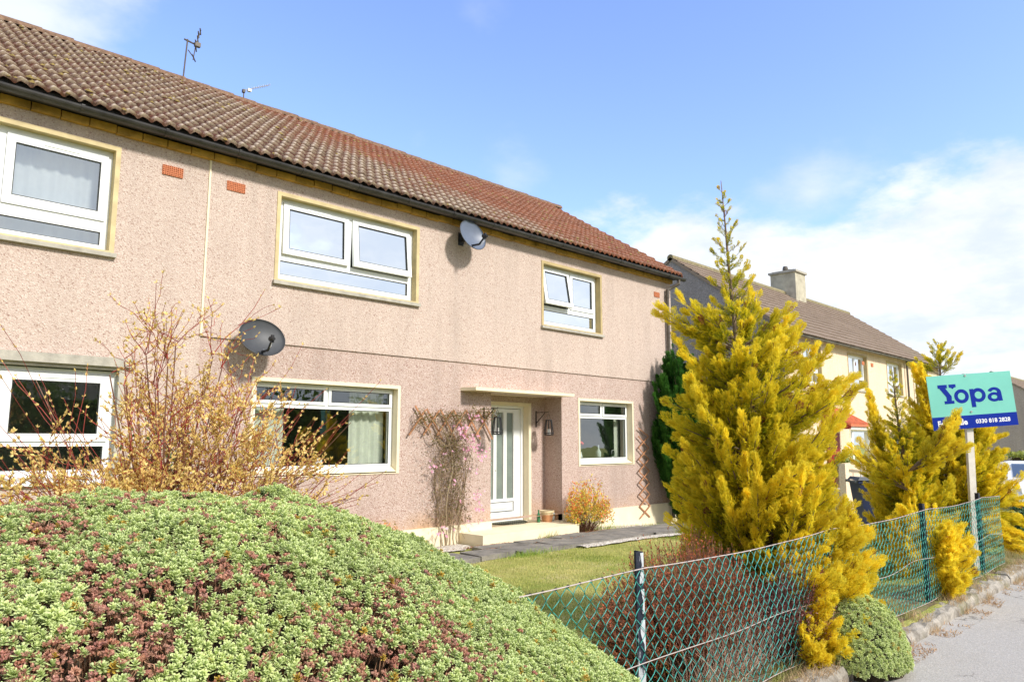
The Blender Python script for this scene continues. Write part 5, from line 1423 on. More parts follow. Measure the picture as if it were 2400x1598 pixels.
# reddish moss and litter between the slabs
mb = MB(); n = 5000; xx_ = rng.uniform(7.3, 15, n); yy_ = np.where(rng.random(n) < .5, 8.68+rng.normal(0, .035, n), 8.315+rng.normal(0, .03, n))
m_ = (vnoise(np.stack([xx_, yy_*4, xx_*0], -1), 2.5, 12) > -.1); xx_, yy_ = xx_[m_], yy_[m_]; n = len(xx_)
inst(mb, leafV*.022, leafF, frames(rng.normal(0, 1, (n, 3))*np.array([1, 1, .3]), rng.uniform(0, 6, n)), np.stack([xx_, yy_, hz(xx_, yy_)+.05+.012*rng.random(n)], -1), rng.uniform(.5, 1.2, n), np.array([.36, .13, .07])+rng.random((n, 1))*np.array([.16, .16, .08]))
tag(mb.build('leaf_litter', 'foliage', colors=True), kind='stuff')
# ------------------------------------------------------------------ chain link fence
FY = 2.27
FN = thing('chain_link_fence', (6.4, FY, .1), 'green chain link fence with peeling dark posts running along the kerb', 'fence')
posts = [3.2, 5.56, 7.84, 9.86]
def ftop(x):
    """sag of the top wire between posts"""
    P_ = [.9]+posts+[12.2]
    for a, b in zip(P_[:-1], P_[1:]):
        if a <= x <= b:
            t_ = (x-a)/(b-a); return .955-.026*4*t_*(1-t_)*(.5 if a < 3 else 1)
    return .955
fx0, fx1 = 1.6, 10.75
W_, H_ = .083, .090
def mesh_pos(u, v):
    """u along, v 0..1 up"""
    x = u; top_ = np.vectorize(ftop)(x); bot = .135+.012*np.sin(x*3.1)+slope(x)
    z = bot+(top_-bot)*v
    y = FY-.024+.018*np.sin(x*2.3+v*2)*np.sin(v*PI)+.010*np.sin(x*5.7+1)*v
    return x, y, z
nw = int((fx1-fx0)/(W_/2)); nk = 9; sub = 4
mb = MB(); Pl = []
for i_ in range(nw):
    k = np.arange(0, nk*2*sub+1); kk = k/sub; fr = kk-np.floor(kk); s_ = ((np.floor(kk).astype(int)+i_) % 2)
    tri = np.where(s_ == 0, fr, 1-fr)                       # 0..1 zigzag
    ee = tri*tri*(3-2*tri)*.35+tri*.65
    x = fx0+i_*W_/2+(ee-0)*W_/2
    y_off = .0035*np.sin(tri*PI)*(1 if i_ % 2 else -1)
    X_, Y_, Z_ = mesh_pos(x+.006*np.sin(kk*1.7+i_*.7), kk/(nk*2))
    Pl.append(np.stack([X_, Y_+y_off, Z_], -1))
Pl = np.stack(Pl); cc = np.array([.03, .36, .31])*np.random.default_rng(3).uniform(.8, 1.2, (len(Pl), 1))
tubes_many(mb, Pl, np.full(Pl.shape[:2], .0023), 4, cc)
t = NT('mesh_plastic'); at = t.add('ShaderNodeAttribute'); at.attribute_name = 'Col'
t.done(t.bsdf(t.mix(t.ramp(t.noise(22, 3), [(.45, 0), (.65, .6)]), at.outputs['Color'], (.09, .42, .34)), .38, spec=.5))
mb.build('chain_link', 'mesh_plastic', FN, colors=True, smooth=True)
for k, x in enumerate(posts):
    mb = MB(); h = 1.005 if k else 1.035; w = (.031, .019, .032, .032)[k]
    lean = .012 if k % 2 else -.008; z0 = float(slope(x))
    # angle section post: two thin flanges
    def pt(a, b, z): return (x+a+lean*z, FY+b, z+z0*0)
    V = []
    prof = [(-w, -.004), (w, -.004), (w, .048), (w-.007, .048), (w-.007, .004), (-w, .004)]
    for z in (-.2, h):
        for a_, b_ in prof: V.append(pt(a_, b_, z))
    n = 6
    mb.addv(V, [(0, 5, 4, 1), (1, 4, 3, 2), (6, 7, 10, 11), (7, 8, 9, 10)]+[(q, (q+1) % n, (q+1) % n+n, q+n) for q in range(n)])
    p = mb.build('post', 'post_paint' if k == 0 else 'post_dark', FN)
    if k == 0:
        r_ = random.Random(4); q_ = MB(); zz = [1.03-.03*j for j in range(17)]
        L_ = [(x+.004+r_.uniform(-.006, .008)+.012*math.sin(j*.9)+lean*z, z) for j, z in enumerate(zz)]; R_ = [(x+w-.001+lean*z, z) for z in zz]
        for j in range(16):
            if j in (5, 10): continue
            q_.addv([(L_[j][0], FY-.0065, zz[j]), (R_[j][0], FY-.0065, zz[j]), (R_[j+1][0], FY-.0065, zz[j+1]), (L_[j+1][0], FY-.0065, zz[j+1])], [(0, 3, 2, 1)])
        q_.build('bare_metal', 'alu_pale', p)
        p['label'] = 'nearest post, its dark paint peeling to pale grey'
def wire(zf, name, r=.0032):
    mb = MB(); xs_ = np.arange(fx0-.1, fx1+.02, .09)
    mb.tube([(x, FY-.030+.004*math.sin(x*7), zf(x)) for x in xs_], r, 6); return mb.build(name, 'gal_wire', FN, smooth=True)
wire(lambda x: ftop(x)+.004, 'top_wire')
wire(lambda x: .50+(.012 if x < 5.5 else .035)*math.sin(x*1.9+.6)*math.sin(x*2.7), 'middle_wire', .0026)
wire(lambda x: .135+.012*math.sin(x*3.1)+float(slope(x)), 'bottom_wire', .0026)
x = 2.35; nclip = 0
while nclip < 99:
    mb = MB(); nclip += 1
    z = ftop(x)+.004; a_ = np.linspace(0, 2*PI, 7)
    mb.tube([(x+.004*math.sin(q*.5), FY-.030+.0062*math.cos(q), z+.0062*math.sin(q)) for q in a_], .0021, 4); x += W_
    mb.build('clip', 'clip_black', FN)

# ------------------------------------------------------------------ sale board
bc = np.array((9.92, 2.30, 0.0))
SG = thing('sale_board', (9.98, 2.40, 0), 'teal and navy estate agent sale board on a white timber post tied to the fence', 'sign')
mb = MB(); mb.obox((9.98, 2.385, -.1), (9.93, 2.31, 2.39), .075, .045, (1, 1, 0)); mb.build('post', 'white_wood', SG)
# board: local frame e1 to the right, e2 down, n towards the viewer
e1 = np.array([.7071, -.7071, 0.0]); tl = math.radians(4.2)
e1 = e1*math.cos(tl)+np.array([0, 0, math.sin(tl)]); e1 /= np.linalg.norm(e1)
nrm = np.array([-.7071, -.7071, .0]); e2 = -np.cross(nrm, e1); e2 = e2/np.linalg.norm(e2)
if e2[2] > 0: e2 = -e2
BW, BH = 1.00, .635
org = np.array((9.925, 2.265, 2.07))-e1*BW*.505-e2*BH*.5
def bp(u, v, d=0.0): return org+e1*u*BW+e2*v*BH+nrm*d
def bpoly(mb, pts, d0, d1):
    n = len(pts); V = [bp(u, v, d0) for u, v in pts]+[bp(u, v, d1) for u, v in pts]
    mb.addv(V, [tuple(range(n)), tuple(range(2*n-1, n-1, -1))]+[(i, i+n, (i+1) % n+n, (i+1) % n) for i in range(n)])
mb = MB(); bpoly(mb, [(0, 0), (1, 0), (1, 1), (0, 1)], -.004, .0); BD = mb.build('board', 'board_teal', SG)
mb = MB(); bpoly(mb, [(0.0, .762), (1, .762), (1, 1), (0.0, 1)], .0004, .0012); mb.build('blue_strip', 'board_blue', BD)
mb = MB()
d0, d1 = .0006, .0018
ys = lambda u: 0.0
bpoly(mb, [(.118, .175), (.228, .175), (.228, .238), (.118, .238)][::-1], d0, d1)
bpoly(mb, [(.135, .238), (.205, .238), (.268, .395), (.262, .475), (.205, .475), (.205, .405)][::-1], d0, d1)
bpoly(mb, [(.175, .475), (.290, .475), (.290, .530), (.175, .530)][::-1], d0, d1)
bpoly(mb, [(.250, .175), (.332, .175), (.332, .228), (.308, .238), (.292, .262), (.274, .238), (.250, .232)][::-1], d0, d1)
def ring(mb, cu, cv, ru, rv, iu, iv, a0=0, a1=2*PI, n=28):
    for k in range(n):
        t0, t1 = a0+(a1-a0)*k/n, a0+(a1-a0)*(k+1)/n
        bpoly(mb, [(cu+iu*math.cos(t0), cv-iv*math.sin(t0)), (cu+ru*math.cos(t0), cv-rv*math.sin(t0)), (cu+ru*math.cos(t1), cv-rv*math.sin(t1)), (cu+iu*math.cos(t1), cv-iv*math.sin(t1))], d0, d1)
ring(mb, .384, .405, .086, .130, .044, .068)                       # o
ring(mb, .584, .405, .086, .130, .044, .068)                       # bowl of p
bpoly(mb, [(.486, .285), (.534, .285), (.540, .620), (.490, .620)][::-1], d0+.0003, d1+.0003)
ring(mb, .768, .458, .078, .086, .036, .038)                       # bowl of a
bpoly(mb, [(.808, .372), (.855, .372), (.862, .535), (.815, .535)][::-1], d0+.0003, d1+.0003)
ring(mb, .775, .380, .080, .100, .036, .048, .0, .88*PI, 18)
mb.build('lettering', 'board_blue', BD)
def text_mesh(txt, size, u, v, mat, parent, name, off=.004, squeeze=1.0):
    c = bpy.data.curves.new(name, 'FONT'); c.body = txt; c.size = 1; c.offset = off; c.align_x = 'LEFT'; c.resolution_u = 3; c.extrude = .0
    o = bpy.data.objects.new(name, c); COL.objects.link(o)
    me = o.to_mesh(); V = np.array([q.co[:] for q in me.vertices]); F = [tuple(p.vertices) for p in me.polygons]
    o.to_mesh_clear(); bpy.data.objects.remove(o); bpy.data.curves.remove(c)
    W = [org+e1*(u*BW+p[0]*size*squeeze)+e2*(v*BH-p[1]*size)+nrm*.0022 for p in V]
    m_ = MB(); m_.addv(W, F); return m_.build(name, mat, parent)
text_mesh('For', .088, .055, .930, 'white_ink', BD, 'lettering', .030)
text_mesh('Sale', .092, .262, .925, 'white_ink', BD, 'lettering', .032)
text_mesh('0330 818 2828', .066, .505, .918, 'white_ink', BD, 'lettering', .026, 1.02)
for u, v in ((.46, .03), (.47, .70)):
    mb = MB(); p = bp(u, v, .001); mb.tube([p, p+nrm*.006], .012, 10); mb.build('screw', 'alu', BD)

# ------------------------------------------------------------------ satellite dishes
def dish(label, loc, az, el, roll, w, h, mat, armlen=.36):
    """loc on the wall face; reflector centre in front of it"""
    D = thing('satellite_dish', loc, label, 'dish')
    z = np.array([math.sin(az)*math.cos(el), -math.cos(az)*math.cos(el), math.sin(el)])
    x = np.cross((0, 0, 1.), z); x /= np.linalg.norm(x); y = np.cross(z, x)
    x, y = x*math.cos(roll)+y*math.sin(roll), y*math.cos(roll)-x*math.sin(roll)
    c = np.array(loc)+np.array([0, -.26, .0])
    f = lambda a, b, d: c+x*a+y*b+z*d
    mb = MB(); V = []; nr, na = 8, 40
    for side in (0, 1):
        for i_ in range(nr+1):
            r = i_/nr
            for k in range(na):
                t_ = 2*PI*k/na; V.append(f(math.cos(t_)*w/2*r, math.sin(t_)*h/2*r, .075*r*r-.004*side))
    F = []
    m_ = (nr+1)*na
    for i_ in range(nr):
        for k in range(na):
            q = (i_*na+k, i_*na+(k+1) % na, (i_+1)*na+(k+1) % na, (i_+1)*na+k); F.append(q[::-1]); F.append(tuple(v+m_ for v in q))
    for k in range(na): F.append((nr*na+k, nr*na+(k+1) % na, m_+nr*na+(k+1) % na, m_+nr*na+k))
    mb.addv(V, F)
    R_ = mb.build('reflector', mat, D, smooth=True)
    mb = MB(); rim = [f(math.cos(t_)*w/2, math.sin(t_)*h/2, .075) for t_ in np.linspace(0, 2*PI, 41)]; mb.tube(rim, .005, 6, cap=False); mb.build('rim', 'dish_grey', D, smooth=True)
    mb = MB(); a0 = f(0, -h/2*.75, .035); a1 = f(0, -h/2*.98, armlen*.6); a2 = f(0, -h/2*.62, armlen)
    mb.obox(a0, a1, .022, .026, tuple(z)); mb.obox(a1, a2, .022, .022, tuple(y)); mb.build('arm', 'black_metal', D)
    mb = MB(); d = (f(0, 0, .02)-a2); d /= np.linalg.norm(d)
    mb.tube([a2-d*.05, a2, a2+d*.01, a2+d*.05], [.020, .026, .034, .036], 12); mb.obox(a2+np.array([0, 0, -.05]), a2+np.array([0, 0, .05]), .035, .03); mb.build('receiver', 'black_metal', D)
    mb = MB(); mb.obox(f(0, 0, -.01), c+np.array([0, .20, -.02]), .05, .07); mb.box(loc[0]-.06, loc[1]-.035, loc[2]-.11, loc[0]+.06, loc[1]-.024, loc[2]+.11)
    mb.tube([c+np.array([0, .03, 0]), c+np.array([0, .12, .08]), np.array(loc)+np.array([0, -.03, .06])], .02, 8); mb.build('bracket', 'black_metal', D)
    mb = MB(); mb.tube([a2, a2+np.array([0, .03, -.09]), a2+np.array([.01, .12, -.13]), np.array(loc)+np.array([.04, -.04, -.10])], .004, 5); mb.build('cable', 'white_ink', D)
    return D
dish('pale blue-grey satellite dish high under the gutter, between the two right upstairs windows', (8.03, YW, 5.02), rad(4), rad(14), rad(-12), .60, .52, 'dish_pale')
dish('dark grey satellite dish lower on the wall, above the living room window', (4.38, YW, 2.90), rad(-2), rad(20), rad(-4), .62, .52, 'dish_grey')

# ------------------------------------------------------------------ aerials
A = thing('tv_aerial', (4.66, 13.17, 8.05), 'tall mast aerial with upright element array on the ridge', 'aerial')
mb = MB(); mb.tube([(4.66, 13.17, 8.02), (4.70, 13.17, 8.92)], .014, 8); mb.build('mast', 'pipe_brown', A)
mb = MB(); mb.tube([(4.64, 13.17, 8.90), (4.88, 13.17, 8.87)], .016, 6); mb.tube([(4.72, 13.17, 8.72), (4.84, 13.17, 8.60)], .009, 6)
mb.tube([(4.82, 13.17, 8.56), (4.85, 13.17, 8.85), (4.93, 13.17, 9.20)], .009, 6)
for x, z in ((4.83, 8.60), (4.86, 8.80), (4.87, 8.90), (4.88, 9.0), (4.89, 9.09), (4.92, 9.16)):
    s_ = .06 if z in (8.60, 8.90) else .035; mb.tube([(x-s_, 13.10, z+.025), (x+s_, 13.24, z-.02)], .012, 5)
mb.box(4.83, 13.13, 8.84, 4.93, 13.2, 8.92); mb.build('antenna', 'pipe_brown', A)
A = thing('tv_aerial', (5.81, 13.17, 8.05), 'small low aerial with a long thin boom just above the ridge', 'aerial')
mb = MB(); mb.tube([(5.81, 13.17, 8.02), (5.81, 13.17, 8.31)], .012, 8); mb.box(5.78, 13.14, 8.27, 5.83, 13.2, 8.33); mb.build('mast', 'pipe_brown', A)
mb = MB(); mb.tube([(5.83, 13.17, 8.33), (6.34, 13.17, 8.62)], .008, 6); mb.box(5.88, 13.14, 8.33, 5.95, 13.2, 8.38)
for k in range(9):
    t_ = .2+k*.09; x, z = lerp(5.83, 6.34, t_), lerp(8.33, 8.62, t_); mb.tube([(x, 13.10, z+.01), (x, 13.24, z-.01)], .004, 4)
mb.build('antenna', 'alu', A)

# ------------------------------------------------------------------ lanterns
def lantern(label, x, yw):
    L = thing('hanging_lantern', (x, yw, 2.0), label, 'lantern', 'lanterns beside the front door')
    mb = MB(); mb.box(x-.012, yw-.012, 1.855, x+.012, yw-.002, 2.165); mb.obox((x, yw-.01, 2.135), (x, yw-.33, 2.135), .012, .012); mb.obox((x, yw-.012, 1.93), (x, yw-.24, 2.125), .010, .010)
    mb.tube([(x, yw-.33, 2.135), (x, yw-.35, 2.15), (x, yw-.345, 2.165)], .005, 6); mb.build('bracket', 'black_metal', L)
    c = (x, yw-.335, 1.70)
    mb = MB(); mb.tube([(c[0]-.055, c[1], 1.985), (c[0]-.012, c[1], 2.10), (c[0], c[1], 2.128), (c[0]+.012, c[1], 2.10), (c[0]+.055, c[1], 1.985)], .004, 6); mb.build('hanger', 'black_metal', L)
    mb = MB(); n = 8; zz = ((1.705, .080), (1.74, .088), (1.97, .056), (1.985, .056))
    for k in range(n):
        a_ = 2*PI*k/n; mb.tube([(c[0]+r*math.cos(a_), c[1]+r*math.sin(a_), z) for z, r in zz], .0085, 5)
    for z, r in ((1.705, .082), (1.74, .09), (1.985, .058)):
        mb.tube([(c[0]+r*math.cos(a_), c[1]+r*math.sin(a_), z) for a_ in np.linspace(0, 2*PI, 17)], .009, 5, cap=False)
    mb.lathe([(.001, 0), (.082, 0), (.082, .014), (.001, .014)], (c[0], c[1], 1.695), 16); mb.lathe([(.03, 0), (.056, 0), (.056, .010), (.03, .010)], (c[0], c[1], 1.982), 16); mb.build('cage', 'black_metal', L)
    mb = MB(); mb.lathe([(.001, 0), (.028, 0), (.028, .10), (.001, .105)], (c[0], c[1], 1.712), 14); mb.build('candle', 'candle', L, smooth=False)
lantern('black caged lantern on the left bracket, overlapping the front door and climber', 8.62, YW)
lantern('black caged lantern on the right bracket, hanging inside the porch recess', 9.93+.48, YB)

# ------------------------------------------------------------------ door step things
P_ = thing('flower_pot', (10.28, 9.35, .11), 'terracotta and cream banded plant pot on the doorstep', 'pot')
mb = MB(); mb.lathe([(.085, 0), (.115, .13), (.095, .13)], (10.28, 9.35, .112), 24); mb.build('body', 'terracotta', P_, smooth=False)
mb = MB(); mb.lathe([(.112, .13), (.118, .165), (.135, .168), (.138, .205), (.124, .205), (.118, .17)], (10.28, 9.35, .112), 24); mb.lathe([(.0842, 0), (.094, .045), (.0945, .047), (.085, .0)], (10.28, 9.35, .113), 24); mb.build('rim', 'pot_cream', P_)
mb = MB(); mb.lathe([(.001, .185), (.12, .185), (.12, .189), (.001, .189)], (10.28, 9.35, .112), 20); mb.build('soil', 'soil', P_)
mb = MB(); mb.lathe([(.028, 0), (.032, .01), (.032, .11), (.030, .13), (.014, .175), (.013, .21), (.016, .212), (.016, .225), (.001, .225)], (10.08, 9.38, .112), 16)
tag(mb.build('glass_bottle', 'glass_green', smooth=True), 'small green glass bottle beside the plant pot on the doorstep', 'bottle')
mb = MB(); mb.lathe([(.03, 0), (.035, .07), (.034, .14), (.026, .15), (.026, .145), (.031, .135), (.031, .02), (.001, .01)], (10.47, 9.38, .112), 16)
tag(mb.build('glass_jar', 'glass_clear', smooth=True), 'clear glass jar on the doorstep right of the plant pot', 'jar')
mb = MB(); n = 24; cxm, cym = 9.62, 9.86
V = [(cxm+.44*math.cos(PI+PI*k/n), cym-.02+.43*math.sin(PI+PI*k/n), z) for z in (.114, .130) for k in range(n+1)]
mb.addv(V, [tuple(range(n, -1, -1)), tuple(n+1+k for k in range(n+1))]+[(k, k+1, k+n+2, k+n+1) for k in range(n)]+[(n, 0, n+1, 2*n+1)])
t = NT('mat_weave'); w_ = t.add('ShaderNodeTexChecker'); w_.inputs['Scale'].default_value = 42; w_.inputs['Color1'].default_value = (.05, .06, .045, 1); w_.inputs['Color2'].default_value = (.17, .18, .13, 1); t.l.new(t.coord((1, 1, .01)), w_.inputs[0]); t.done(t.bsdf(w_.outputs[0], .95))
tag(mb.build('doormat', 'mat_weave'), 'half-round dark doormat in front of the white door', 'doormat')

# ------------------------------------------------------------------ trellises
T_ = thing('fan_trellis', (7.9, 9.27, 1.9), 'wide brown timber lattice strip on the wall holding up the pink climber', 'trellis')
mb = MB()
for k in range(6):
    x = 7.05+k*.28; mb.obox((x, YW-.05, 2.10), (x+.33, YW-.05, 1.62), .030, .010, (0, 1, 0)) if k else mb.obox((7.10, YW-.05, 2.14), (7.42, YW-.05, 1.72), .030, .010, (0, 1, 0))
for k in range(6):
    x = 7.30+k*.28; mb.obox((x, YW-.062, 2.08), (x-.32, YW-.062, 1.68), .028, .010, (0, 1, 0))
mb.build('slats', 'wood_trellis', T_)
T_ = thing('narrow_trellis', (13.28, 9.24, .9), 'narrow upright timber diamond trellis on the wall right of the kitchen window', 'trellis')
mb = MB(); z = 0.0
x0_, x1_ = 13.06, 13.44
cellz = .245
for k in range(7):
    z0_ = -.02+k*cellz
    mb.obox((x0_, YW-.055, z0_+cellz), (x1_, YW-.055, z0_), .026, .009, (0, 1, 0))
    mb.obox((x0_, YW-.066, z0_), (x1_, YW-.066, z0_+cellz), .026, .009, (0, 1, 0))
mb.obox((x0_+.02, YW-.055, 7*cellz+.15), (x1_, YW-.055, 7*cellz-.02), .024, .009, (0, 1, 0))
mb.build('slats', 'wood_trellis', T_)

# ------------------------------------------------------------------ things on window sills
V_ = thing('flower_vase', (11.52, 9.62, 1.25), 'red and yellow flowers in a small white vase inside the kitchen window', 'vase')
mb = MB(); mb.lathe([(.03, 0), (.038, .03), (.022, .09), (.028, .12)], (11.52, 9.56, 1.25), 12); mb.build('vase', 'white_ink', V_)
mb = MB()
for x, z in ((11.53, 1.42), (11.56, 1.50), (11.50, 1.46)): mb.tube([(11.52, 9.56, 1.36), (x, 9.56, z)], .004, 5)
mb.build('stems', 'leaf_green', V_)
mb = MB()
for x, z, r in ((11.56, 1.54, .035), (11.52, 1.56, .03)):
    mb = MB(); mb.lathe([(.002, -r), (r*.8, -r*.5), (r, 0), (r*.7, r*.6), (.002, r)], (x, 9.55, z), 10); mb.build('bloom', 'flower_red', V_, smooth=True)
mb = MB(); mb.lathe([(.05, 0), (.056, .02), (.056, .12), (.018, .18), (.017, .24), (.024, .25), (.001, .26)], (12.12, 9.58, 1.25), 14)
tag(mb.build('soap_bottle', 'glass_clear', smooth=True), 'clear glass bottle standing inside the kitchen window', 'bottle')
mb = MB(); a_ = np.linspace(-.5, PI+.5, 14); mb.tube([(12.62+.055*math.cos(q), 9.58, 1.33+.075*math.sin(q)) for q in a_], .007, 6); mb.tube([(12.56, 9.58, 1.25), (12.68, 9.58, 1.25)], .02, 8)
tag(mb.build('kitchen_tap', 'alu', smooth=True), 'chrome tap curving up at the right of the kitchen window', 'tap')
mb = MB(); mb.box(5.49, 9.452, 1.27, 5.60, 9.455, 1.345)
tag(mb.build('window_sticker', 'white_ink'), 'small white sticker at the foot of the living room window glass', 'sticker')

# ------------------------------------------------------------------ wheelie bins
def bin_(name, label, x, y, z, rz, body, sc=1.0):
    B_ = thing(name, (x, y, z), label, 'bin'); B_.rotation_euler = (0, 0, rz); B_.scale = (sc,)*3
    mb = MB(); b, t_ = (.24, .25), (.29, .36); h0, h1 = .06, .98
    V = [(-b[0], -b[1], h0), (b[0], -b[1], h0), (b[0], b[1], h0), (-b[0], b[1], h0), (-t_[0], -t_[1], h1), (t_[0], -t_[1], h1), (t_[0], t_[1], h1), (-t_[0], t_[1], h1)]
    mb.addv(V, [(0, 3, 2, 1), (0, 1, 5, 4), (1, 2, 6, 5), (2, 3, 7, 6), (3, 0, 4, 7), (4, 5, 6, 7)])
    mb.box(-.305, -.375, .94, .305, .375, .975)
    for xx in (-.18, 0, .18): mb.box(xx-.012, -.372, .86, xx+.012, -.352, .94)
    mb.build('body', body, B_, local=True)
    mb = MB(); V = [(-.30, -.39, .985), (.30, -.39, .985), (.30, .38, 1.0), (-.30, .38, 1.0), (-.27, -.36, 1.02), (.27, -.36, 1.02), (.27, .34, 1.055), (-.27, .34, 1.055)]
    mb.addv(V, [(0, 3, 2, 1), (0, 1, 5, 4), (1, 2, 6, 5), (2, 3, 7, 6), (3, 0, 4, 7), (4, 5, 6, 7)]); mb.build('lid', 'bin_lid', B_, local=True)
    mb = MB(); mb.tube([(-.26, .42, .98), (.26, .42, .98)], .016, 8); mb.box(-.27, .36, .95, -.23, .43, 1.0); mb.box(.23, .36, .95, .27, .43, 1.0); mb.build('handle', 'bin_lid', B_, local=True)
    for s_ in (-1, 1):
        mb = MB(); mb.tube([(s_*.23, .27, .10), (s_*.285, .27, .10)], .10, 18); w_ = mb.build('wheel', 'tyre', B_, local=True)
    return B_
bin_('wheelie_bin', 'dark navy wheelie bin standing on the path behind the fence between two yellow conifers', 15.7, 5.42, float(hz(15, 5.75)), rad(38), 'bin_navy', 1.06)

# ------------------------------------------------------------------ next garden: pillar, steps, handrail, ivy
gz2 = float(slope(20))-.02
mb = MB(); V = []
mb.obox((21.6, 8.3, gz2-.1+.75), (23.3, 8.3, gz2-.1+.75), .18, 1.5); tag(mb.build('garden_wall', 'dash_cream'), 'low cream rendered wall by the steps of the cream house', 'wall')
mb = MB(); mb.box(23.5, 8.2, gz2-.2, 25.6, 9.6, .10); mb.box(23.5, 7.85, gz2-.2, 25.6, 8.2, -.06); mb.box(23.5, 7.5, gz2-.2, 25.6, 7.85, -.22)
tag(mb.build('front_steps', 'concrete_path'), 'grey concrete steps up to the red-roofed porch', 'steps')
R_ = thing('handrail', (24.0, 7.6, gz2), 'curved pale metal handrail beside the concrete steps', 'handrail')
mb = MB(); mb.tube([(21.9, 8.0, .92), (23.3, 7.9, .90), (23.75, 7.85, .84), (23.95, 7.8, .70), (24.0, 7.8, .45), (24.0, 7.8, gz2-.1)], .035, 8); mb.tube([(22.2, 8.0, .9), (22.2, 8.0, gz2)], .03, 8); mb.build('rail', 'handrail', R_, smooth=True)
mb = MB(); mb.addv([(12.8, 6.0, float(hz(13, 6))+.012), (20.8, 6.1, float(hz(20.8, 6))+.03), (20.8, 7.5, float(hz(20.8, 7.5))+.03), (12.8, 6.9, float(hz(13, 7))+.012)], [(0, 1, 2, 3)])
n_ = 12; mb = MB(); V = []
for k in range(n_+1):
    x = 14.6+(25-14.6)*k/n_; V += [(x, 5.2, float(hz(x, 5.2))+.02), (x, 7.45, float(hz(x, 7.45))+.02)]
mb.addv(V, [(2*k, 2*k+2, 2*k+3, 2*k+1) for k in range(n_)]); tag(mb.build('path', 'concrete_path'), kind='structure')
rng = np.random.default_rng(3)
T_ = thing('climbing_plant', (24.1, 9.45, gz2), 'straggly green climber on the cream wall by the porch of the cream house', 'climber')
mb = MB(); k = 900; p = np.stack([24.9+rng.normal(0, .28, k), 9.50+rng.normal(0, .06, k), np.where(rng.random(k) < .6, rng.normal(.92, .16, k), rng.uniform(-.2, .9, k))], -1)
inst(mb, leafV*.10, leafF, frames(rng.normal(0, 1, (k, 3)), rng.uniform(0, 6, k)), p, rng.uniform(.6, 1.3, k), np.array([.12, .20, .04])+rng.random((k, 1))*np.array([.30, .26, .10])); mb.build('leaves', 'foliage', T_, colors=True)
mb = MB(); P0 = np.stack([24.9+rng.normal(0, .2, 60), np.full(60, 9.55), np.full(60, gz2)], -1); P3 = P0+np.stack([rng.normal(0, .15, 60), 0*P0[:, 0], rng.uniform(.7, 1.4, 60)], -1); s4 = np.linspace(0, 1, 4)[None, :, None]
tubes_many(mb, P0[:, None]*(1-s4)+P3[:, None]*s4, np.full((60, 4), .012), 4, np.array([[.35, .25, .15]])*np.ones((60, 1))); mb.build('stems', 'foliage', T_, colors=True)
# dark green shrub at the far kerb
rng = np.random.default_rng(8)
T_ = thing('kerbside_shrub', (15.9, 2.75, -.3), 'low dark green shrub at the kerb on the far right edge', 'shrub')
ml, mt = MB(), MB(); k = 500
D = rng.normal(0, 1, (k, 3)); D[:, 2] = np.abs(D[:, 2]); D /= np.linalg.norm(D, axis=1, keepdims=True); c0 = np.array([15.9, 2.75, -.2])
shoots(ml, mt, c0+D*.1, c0+D*np.array([.8, .6, .75])*rng.uniform(.7, 1.05, (k, 1)), rng, 22, (leafV*.06, leafF), ((.04, .12, .05), (.16, .32, .14)), .05, .005, t0=.5)
ml.build('leaves', 'foliage', T_, colors=True); mt.build('stems', 'foliage', T_, colors=True)
# distant hedge strip
rng = np.random.default_rng(18)
T_ = thing('clipped_hedge', (44, 7.2, -.9), 'low yellowish clipped hedge far behind the white car', 'hedge')
mb = MB(); k = 9000; p = np.stack([rng.uniform(40, 52, k), rng.uniform(6.2, 8.0, k), rng.uniform(-1, .95, k)], -1); f = rng.random(k); p[:, 2] = np.where(f < .4, .95+rng.normal(0, .04, k), p[:, 2]); p[:, 1] = np.where(f > .7, 6.2+rng.normal(0, .04, k), p[:, 1])
inst(mb, leafV*.16, leafF, frames(rng.normal(0, 1, (k, 3)), rng.uniform(0, 6, k)), p, rng.uniform(.6, 1.3, k), np.array([.20, .26, .05])+rng.random((k, 1))*np.array([.22, .18, .04])); mb.build('leaves', 'foliage', T_, colors=True)
mb = MB(); mb.box(40.2, 6.4, -1.2, 51.8, 7.8, .85); mb.build('inner_core', 'dark_core', T_)
# unseen hedge added across the street, its height set to darken lower-pane reflections
T_ = thing('unseen_hedge', (6, -11, 0), 'unseen dark hedge added across the street to darken the ground floor window glass', 'hedge')
mb = MB(); k = 30000; p = np.stack([rng.uniform(-8, 30, k), -10+rng.normal(0, .15, k), rng.uniform(0, 2.5, k)+.35*np.sin(rng.uniform(0, 6, k))], -1); p[:, 2] *= 1.35+.14*np.sin(p[:, 0]*1.3)+.1*np.sin(p[:, 0]*3.1)
inst(mb, leafV*.20, leafF, frames(rng.normal(0, 1, (k, 3)), rng.uniform(0, 6, k)), p, rng.uniform(.6, 1.3, k), np.array([.07, .15, .03])+rng.random((k, 1))*np.array([.26, .26, .05])); mb.build('leaves', 'foliage', T_, colors=True)
mb = MB(); mb.box(-8, -11, 0, 30, -10.1, 3.0); mb.build('inner_core', 'dark_core', T_)

